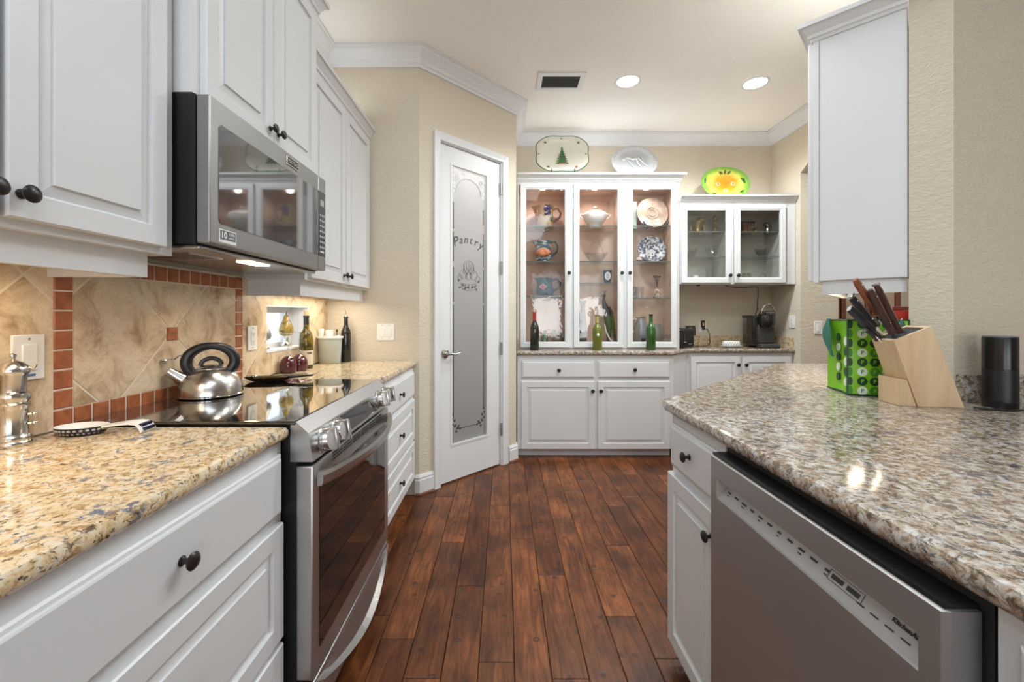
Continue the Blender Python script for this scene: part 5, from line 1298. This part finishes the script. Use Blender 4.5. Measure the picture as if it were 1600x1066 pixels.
MB().lathe([(.035, 0), (.04, .01), (.045, .12), (.03, .26), (.022, .36), (.035, .42), (.03, .42), (.018, .36)], seg=20).build('body', thin_glass('smoky_blue_glass', (.45, .50, .58), 2.0, .02), t)
# right bay
def standing_plate(name, label, loc, rx, rz, front_m, rim_m=None, lean=.2, cat='plate', n=40, wav=None, stand=True, well=.62, deep=.014, ground=0.0):
    t = thing(name, label, cat, loc)
    L = Matrix.Translation((0, 0, .006)) @ R(-lean, 'X')
    def ring(k, y, f=1.0):
        out = []
        for i in range(n):
            a = 2*PI*i/n; q = (wav(a) if wav else 1.0); out.append((rx*k*q*math.cos(a), y, rz+rz*k*q*math.sin(a)))
        return out
    b = MB(); b.M = L
    b.loft([ring(1, 0), ring(.985, -.004), ring(.86, -.001), ring(well+.06, .006), ring(well, .012), ring(.01, deep)], False, True, 0, True)
    b.loft([ring(1, 0), ring(.9, .006), ring(well, .019), ring(.01, .021)], False, True, 0, True)
    pl = b.build('dish', front_m, t)
    if rim_m:
        b = MB(); b.M = L; b.tube(ring(.992, -.002), .0045, 6, 0, True); b.build('rim_band', rim_m, t)
    if stand:
        for sx in (-1, 1):
            g0 = .0045-ground; b = MB(); b.tube([(sx*rx*.42, -.035, .022), (sx*rx*.42, -.030, g0), (sx*rx*.40, .0, g0), (sx*rx*.30, .06, g0), (sx*rx*.20, .055, rz*.8)], .0045, 6); b.build('easel_leg', M['bronze'], t)
    return t, L
gpl = stone('pink_sand_relief', [(.35, (.42, .32, .27)), (.65, (.60, .50, .44))], 34, .25); gpl.node_tree.nodes['Bump'].inputs['Strength'].default_value = 1.0
t, L = standing_plate('charger', 'large embossed pinkish platter on a black easel, top right hutch shelf', (hx(1020), 3.965, 2.0505), .152, .152, gpl, None, .18, well=.40)
b = MB(); b.M = L
for rr, th in ((.060, .006), (.034, .004)): b.tube([(rr*math.cos(2*PI*k/32), .006, .152+rr*math.sin(2*PI*k/32)) for k in range(32)], th, 8, 0, True)
b.build('raised_rings', gpl, t)['kind'] = 'stuff'
b = MB()
for sx in (-1, 1): b.tube([(sx*.115, -.055, .055), (sx*.105, -.058, .028), (sx*.07, -.058, .010), (sx*.03, -.055, .005)], [.007, .009, .008, .006], 8)
b.build('easel_front', M['black'], t)['kind'] = 'stuff'
t = thing('glass_vase', 'pale square glass vase at the left of the top right hutch shelf', 'vase', (hx(991.5), 4.035, 2.0505))
b = MB().rbox(-.030, .030, -.030, .030, 0, .255, .006); b.build('body', mat('pale_green_glass', (.40, .50, .48), .12), t); MB().box(-.031, .031, -.031, .031, .2552, .262).build('rim', M['china'], t)
t, L = standing_plate('plate', 'blue and white spatterware plate standing on the second right hutch shelf', (hx(1020), 3.975, 1.7215), .135, .132, spatter('blue_spatter', (.62, .62, .64), (.045, .05, .10), 42, .50), None, .2)
b = MB()
for sx in (-1, 1): b.rbox(sx*.085-.016, sx*.085+.016, -.045, -.015, .001, .028, .004)
b.build('easel_feet', M['black'], t)['kind'] = 'stuff'
t = thing('shell_ornament', 'small pinkish shell ornament lying left of the spatterware plate', 'ornament', (hx(994), 3.90, 1.7215))
MB().ball((0, 0, .022), (.028, .02, .022), 14).build('shell_body', gpl, t); MB().ball((.018, -.01, .05), (.022, .012, .012), 12).build('shell_lip', M['cream'], t)
t = thing('bud_vase', 'small painted vase of dried flowers on the third right hutch shelf', 'vase', (hx(1026.5), YS, 1.3855))
MB().lathe([(.026, 0), (.033, .006), (.036, .05), (.028, .075), (.014, .085), (.014, .095)], seg=20).build('pot', spatter('floral_cream', (.50, .42, .32), (.20, .10, .05), 45, .46), t)
b = MB()
for k in range(7): a = k*.9; b.tube([(0, 0, .08), (.008*math.cos(a), .006*math.sin(a), .15), (.028*math.cos(a)*(.4+.15*k), .02*math.sin(a), .205)], .0022, 5); b.ball((.028*math.cos(a)*(.4+.15*k), .02*math.sin(a), .208), (.014, .012, .010), 8)
b.build('dried_flowers', mat('dried_brown', (.10, .055, .05), .8), t)['kind'] = 'stuff'
vessel('glass_tumbler', 'ribbed clear glass tumbler at the left of the third right hutch shelf', 'tumbler', (hx(998), 3.96, 1.3855), [(.03, 0), (.034, .004), (.042, .105), (.039, .105), (.03, .01)], M['vessel'], 20)
t = thing('gravy_boat', 'white striped pitcher partly hidden at the left of the third right hutch shelf', 'pitcher', (hx(989), 4.03, 1.3855))
MB().lathe([(.03, 0), (.04, .02), (.042, .06), (.03, .10), (.034, .115), (.03, .115)], seg=20).build('body', spatter('grey_stripe', (.62, .62, .62), (.25, .25, .26), 14), t); t.name = 'creamer'; TM['creamer'] = TM[[k for k in TM if k.startswith('gravy_boat')][0]]
t = thing('pewter_jug', 'big grey pewter jug on the floor of the right hutch bay', 'jug', (hx(1003), 4.01, .9405))
MB().lathe([(.055, 0), (.06, .01), (.075, .08), (.07, .16), (.045, .22), (.04, .25), (.048, .262), (.044, .262)], seg=24).build('body', mat('pewter_grey', (.30, .30, .32), .35, .4), t)
b = MB(); b.tube([(-.04, 0, .235), (-.075, -.01, .25), (-.10, -.02, .225), (-.085, -.01, .14), (-.072, 0, .11)], .007, 8); b.build('handle', M['china'], t)
t = thing('salt_cellar', 'little dark box with white and red bands on the right hutch floor', 'box', (hx(1004), 3.90, .9405)); MB().rbox(-.035, .045, -.025, .025, 0, .062, .004).build('box_body', M['blackmat'], t)
b = MB(); b.M = R(.35, 'Y'); b.box(-.03, -.015, -.027, -.0252, .01, .055, 1); b.box(0, .022, -.027, -.0252, .02, .05, 0); b.build('bands', [M['china'], mat('dull_red', (.28, .05, .04), .4)], t)['kind'] = 'stuff'; t.name = 'trinket_box'; TM['trinket_box'] = Matrix()
vessel('paperweight', 'grey faceted glass block leaning behind the green wine bottle', 'ornament', (hx(1030), 4.02, .9405), [(.03, 0), (.06, .06), (.062, .14), (.03, .20)], mat('grey_glass_block', (.20, .21, .20), .15), 6, sy=.5)
for k, px in enumerate((1031, 1041)):
    vessel('cordial_glass', ('clear cordial glass directly behind the green wine bottle', 'clear cordial glass rightmost on the hutch floor')[k], 'glass', (hx(px), 3.90+.03*k, .9405), [(.024, 0), (.022, .004), (.004, .01), (.004, .045), (.02, .06), (.024, .095), (.022, .095), (.016, .06)], M['vessel'], 16, 'cordial glasses')

# ------------------------------------------------------------------ contents of the glass wall cabinet
M['brass'] = mat('aged_brass', (.34, .24, .10), .30, .9)
YN = 3.985
t = thing('mortar', 'brass mortar with pestle at the left of the top glass cabinet shelf', 'mortar', (hx(1090), YN, 1.9975))
MB().lathe([(.042, 0), (.045, .006), (.036, .02), (.042, .08), (.060, .11), (.062, .116), (.052, .116), (.036, .08)], seg=24).build('bowl', M['brass'], t)
b = MB()
for sx in (-1, 1): b.tube([(sx*.040, 0, .075), (sx*.062, 0, .07), (sx*.064, 0, .04), (sx*.038, 0, .025)], .006, 8)
b.build('side_handles', M['brass'], t)['kind'] = 'stuff'
t = thing('brass_cup', 'brass goblet standing behind the mortar', 'goblet', (hx(1096, 4.065), 4.065, 1.9975)); MB().lathe([(.035, 0), (.03, .01), (.010, .03), (.012, .09), (.035, .13), (.036, .17), (.042, .172), (.030, .172)], seg=20).build('goblet_body', M['brass'], t)
vessel('candlestick', 'turned brass candlestick on the top glass cabinet shelf', 'candlestick', (hx(1117), YN, 1.9975), [(.028, 0), (.03, .006), (.012, .015), (.018, .03), (.026, .05), (.018, .065), (.010, .08), (.009, .105), (.024, .118), (.010, .13), (.016, .145), (.022, .158), (.010, .168), (.010, .175)], M['brass'], 20)
t = thing('menorah', 'wide brass menorah with small cups on the top right glass cabinet shelf', 'menorah', (hx(1166), 4.03, 1.9975))
MB().rbox(-.06, .06, -.03, .03, 0, .09, .006).build('base', stone('carved_brass', [(.35, (.10, .06, .02)), (.65, (.36, .25, .10))], 60, .4), t); MB().rbox(-.085, .105, -.012, .012, .090, .104, .003).build('arm_bar', M['brass'], t)
for k in range(8): MB().lathe([(.004, .104), (.0035, .112), (.010, .120), (.0105, .130), (.007, .130)], (-.078+.0253*k, 0, 0), 10).build('candle_cup', M['bronze'], t)
vessel('brass_box', 'tiny brass cup in front of the menorah', 'cup', (hx(1175), 3.93, 1.9975), [(.02, 0), (.024, .005), (.018, .03), (.026, .045), (.02, .045)], M['brass'], 16)
vessel('dark_canister', 'dark wooden canister at the left edge of the top right glass shelf', 'canister', (hx(1158.5), 3.93, 1.9975), [(.026, 0), (.028, .004), (.028, .085), (.03, .09), (.001, .1)], M['brownwood'], 18)
t = thing('silver_jug', 'small silver jug with handle at the right of the top glass shelf', 'jug', (hx(1199), YN, 1.9975))
MB().lathe([(.026, 0), (.03, .01), (.03, .06), (.022, .075), (.026, .09), (.022, .09)], seg=20).build('body', M['nickel'], t)
b = MB(); b.tube([(-.02, 0, .08), (-.04, 0, .095), (-.015, 0, .108), (.02, 0, .10), (.035, 0, .07), (.03, 0, .02)], .005, 8); b.build('handle', M['bronze'], t)
def flowerbowl(label, x, y, z, r, h, petals=10, group=None):
    b = MB(); rings = []
    for k, zz in ((.45, 0), (.5, .08), (.75, .45), (1.0, 1.0), (.96, 1.0), (.68, .45), (.35, .12)):
        rings.append([(r*k*math.cos(2*PI*i/40)*(1+.08*math.cos(petals*2*PI*i/40)*(zz > .3)), r*k*math.sin(2*PI*i/40)*(1+.08*math.cos(petals*2*PI*i/40)*(zz > .3)), h*zz*(1+.10*math.cos(petals*2*PI*i/40)*(zz > .9))) for i in range(40)])
    b.M = T((x, y, z)); b.loft(rings); return tag(b.build('glass_bowl', M['vessel']), label, 'bowl', group)
flowerbowl('scalloped clear glass bowl on the middle shelf left of the cabinet centre', hx(1112), YN, 1.7715, .066, .095, 8)
flowerbowl('small clear glass bowl at the far left of the middle glass shelf', hx(1079), YN, 1.7715, .06, .075, 6)
flowerbowl('cut glass bowl on the middle shelf right of the cabinet centre', hx(1188), 3.95, 1.7715, .07, .075, 12)
flowerbowl('cut glass bowl at the right end of the middle glass shelf', hx(1197), 4.06, 1.7715, .045, .095, 12)
t = thing('mug', 'white mug on the lower left floor of the glass wall cabinet', 'mug', (hx(1083), 3.95, 1.5285)); MB().lathe([(.028, 0), (.03, .004), (.032, .07), (.029, .07), (.026, .01)], seg=20).build('cup', M['china'], t)
b = MB(); b.tube([(.03, 0, .055), (.05, 0, .05), (.05, 0, .025), (.03, 0, .018)], .004, 8); b.build('handle', M['china'], t)
vessel('dish', 'low black dish beside the white mug in the glass cabinet', 'dish', (hx(1101), 3.93, 1.5285), [(.03, 0), (.036, .004), (.048, .02), (.042, .02), (.03, .008)], M['black'], 20)
vessel('tumbler', 'tall clear tumbler in the lower left of the glass cabinet', 'tumbler', (hx(1114), 4.05, 1.5285), [(.03, 0), (.034, .004), (.038, .15), (.035, .15), (.03, .01)], M['vessel'], 20)
vessel('tumbler', 'wide clear bowl-shaped tumbler near the centre stile, lower left', 'tumbler', (hx(1115), 3.92, 1.5285), [(.03, 0), (.05, .02), (.055, .055), (.051, .055), (.045, .02)], M['vessel'], 20)
vessel('tumbler', 'greenish tumbler at the lower right beside the cabinet knob', 'tumbler', (hx(1163), 3.95, 1.5285), [(.038, 0), (.042, .004), (.042, .075), (.036, .09), (.034, .085)], thin_glass('greenish_glass', (.75, .80, .72), 1.8, .02), 20)
vessel('glass_ornament', 'egg-shaped cut glass ornament on the lower right cabinet floor', 'ornament', (hx(1189), 3.95, 1.5285), [(.018, 0), (.022, .006), (.03, .03), (.03, .06), (.018, .085), (.001, .095)], M['vessel'], 12)
vessel('glass_ornament', 'small clear glass pair piece rightmost on the cabinet floor', 'ornament', (hx(1203), 3.95, 1.5285), [(.014, 0), (.02, .006), (.024, .03), (.016, .05), (.001, .055)], M['vessel'], 12)

# ------------------------------------------------------------------ platters on top
def oct_w(a):
    q = abs(math.cos(a))**3.2+abs(math.sin(a))**3.2; return q**(-1/3.2)*(1-.018*math.cos(8*a)*.9)*.985
t, L = standing_plate('platter', 'cream rectangular platter with green rim and painted fir tree on the hutch top', (hx(878.5, 3.93), 3.90, 2.560), .253, .186, mat('platter_cream', (.64, .62, .53), .2), M['green'], .18, 'platter', 64, oct_w, True, .66, .010, .059)
b = MB(); b.M = L @ T((0, .004, .150)); random.seed(9)
for k in range(7):
    z = .085-.022*k; hw = .010+.0085*k
    for sx in (-1, 1): b.prism([(0, z+.016), (sx*hw, z-.010), (sx*hw*.75, z-.014), (0, z-.004)], 'y', -.0008, .010)
b.prism([(-.008, -.05), (.008, -.05), (.006, .10), (0, .112), (-.006, .10)], 'y', -.0010, .010)
b.build('tree_print', M['leaf'], t)
b = MB(); b.M = L @ T((0, .004, .150))
for k in range(8): b.ball((random.uniform(-.045, .045), -.001, random.uniform(-.05, .04)), (.0045, .0015, .0045), 8, 0, 5)
for k in range(6): b.ball((-.03+.012*k, -.001, -.062+.005*(k % 2)), (.007, .0015, .006), 8, k % 2, 5)
b.build('ornament_print', [mat('print_red', (.35, .06, .04), .3), mat('print_brown', (.22, .13, .06), .3)], t)['kind'] = 'stuff'
b = MB(); b.M = L
for (x, z, mi) in ((-.165, .295, 0), (.165, .295, 0), (-.14, .045, 1), (.14, .045, 1), (0, .338, 0), (-.228, .18, 0), (.228, .18, 0)):
    sc = .6 if x == 0 or abs(x) > .2 else 1
    for k in range(5):
        a = .6*k+(0 if x < 0 else 1.2); b.ball((x+.020*sc*math.cos(a)+.006*(k-2)*sc, -.003, z+.010*sc*math.sin(a)), (.009*sc, .0015, .005*sc), 8, mi if k != 2 else 0, 5)
b.build('sprig_print', [mat('sprig_grey_green', (.10, .15, .09), .3), mat('sprig_red', (.25, .07, .04), .3)], t)['kind'] = 'stuff'
whp = mat('white_relief', (.50, .505, .515), .25)
t, L = standing_plate('platter', 'plain white oval platter with moulded relief on the hutch top', (hx(992, 3.93), 3.90, 2.505), .216, .168, whp, None, .2, 'platter', 48, None, True, .68)
b = MB(); b.M = L @ T((0, .002, .168))
b.tube([(-.11, 0, .025), (-.07, 0, .035), (-.02, 0, .02), (.04, 0, .03), (.075, 0, -.01), (.12, 0, -.045)], [.006, .012, .016, .014, .010, .005], 8, flat=.6)
b.tube([(-.06, 0, .01), (-.03, 0, -.03), (.0, 0, -.06)], [.007, .007, .004], 8); b.tube([(.02, 0, .02), (.03, 0, -.02), (.06, 0, -.055)], [.01, .008, .004], 8); b.tube([(.055, 0, .05), (.075, 0, .02), (.085, 0, -.01)], [.006, .010, .006], 8)
b.ball((-.105, .0, .02), (.022, .009, .014), 12)
for k in range(40):
    a = 2*PI*k/40; b.ball((.192*math.cos(a), -.005, .150*math.sin(a)), (.010, .004, .008), 8, 0, 5)
b.build('relief', whp, t)['kind'] = 'stuff'
sun, n_, l_, b_ = nt('yellow_green_glaze')
tc = n_.new('ShaderNodeTexCoord'); sp_ = n_.new('ShaderNodeVectorMath'); sp_.operation = 'MULTIPLY_ADD'
l_.new(tc.outputs['Object'], sp_.inputs[0]); sp_.inputs[1].default_value = (4.35, 0, 6.0); sp_.inputs[2].default_value = (0, 0, -1.0)
ln = n_.new('ShaderNodeVectorMath'); ln.operation = 'LENGTH'; l_.new(sp_.outputs[0], ln.inputs[0])
nz = noise(n_, l_, tc.outputs['Object'], 22, 3); md = n_.new('ShaderNodeMath'); md.operation = 'MULTIPLY_ADD'; l_.new(nz.outputs[0], md.inputs[0]); md.inputs[1].default_value = .35; l_.new(ln.outputs['Value'], md.inputs[2])
rp = ramp(n_, [(0.12, (.56, .20, .012)), (.42, (.60, .28, .02)), (.62, (.62, .48, .10)), (.76, (.46, .50, .08)), (.88, (.20, .36, .05)), (1.0, (.14, .30, .05))])
sb = n_.new('ShaderNodeMath'); sb.operation = 'SUBTRACT'; l_.new(md.outputs[0], sb.inputs[0]); sb.inputs[1].default_value = .17; l_.new(sb.outputs[0], rp.inputs[0])
l_.new(rp.outputs[0], b_.inputs['Base Color']); b_.inputs['Roughness'].default_value = .25
t, L = standing_plate('platter', 'oval yellow and green painted platter on the glass wall cabinet', (hx(1134.5, 3.95), 3.92, 2.312), .233, .166, sun, None, .2, 'platter', 48, None, True, .62)
b = MB(); b.M = L
for (x, z, a, s) in ((-.02, .258, 2.6, 1), (0, .258, 1.4, 1.1), (.022, .262, .5, 1.1), (.145, .215, -.6, 1.1), (.158, .205, -1.0, 1.2), (-.20, .175, 1.35, 1.1), (-.20, .16, 1.4, .9), (-.14, .062, -.6, 1), (-.105, .045, -.7, 1), (-.12, .05, .6, .6), (.12, .065, .5, 1.1), (.10, .048, 3.6, 1.0), (.13, .05, -.6, .8)):
    u = (math.cos(a), math.sin(a)); v = (-u[1], u[0]); Lf = .042*s; wd = .016*s
    b.prism([(x+u[0]*Lf*q+v[0]*wd*p, z+u[1]*Lf*q+v[1]*wd*p) for q, p in ((0, 0), (.35, .5), (.7, .4), (1, 0), (.7, -.4), (.35, -.5))], 'y', -.006, .004)
b.build('leaf_print', M['leaf'], t)
for x, z, dk in ((-.075, .155, 1), (.070, .158, 1), (-.005, .088, 0)):
    b = MB(); b.M = L @ T((x, .010, z)) @ R(PI/2, 'X'); b.lathe([(.024, 0), (.022, .006), (.014, .009), (.012, .006), (.001, .006)], seg=16); fb = b.build('blossom_boss', mat('blossom', (.72, .36, .14), .3), t)
    b = MB(); b.M = L @ T((x, .010, z)); b.ball((0, -.007, 0), (.0065, .003, .0065), 10); b.build('boss_centre', mat('boss_dark', (.10, .03, .015), .4) if dk else mat('boss_tan', (.45, .22, .10), .4), fb)
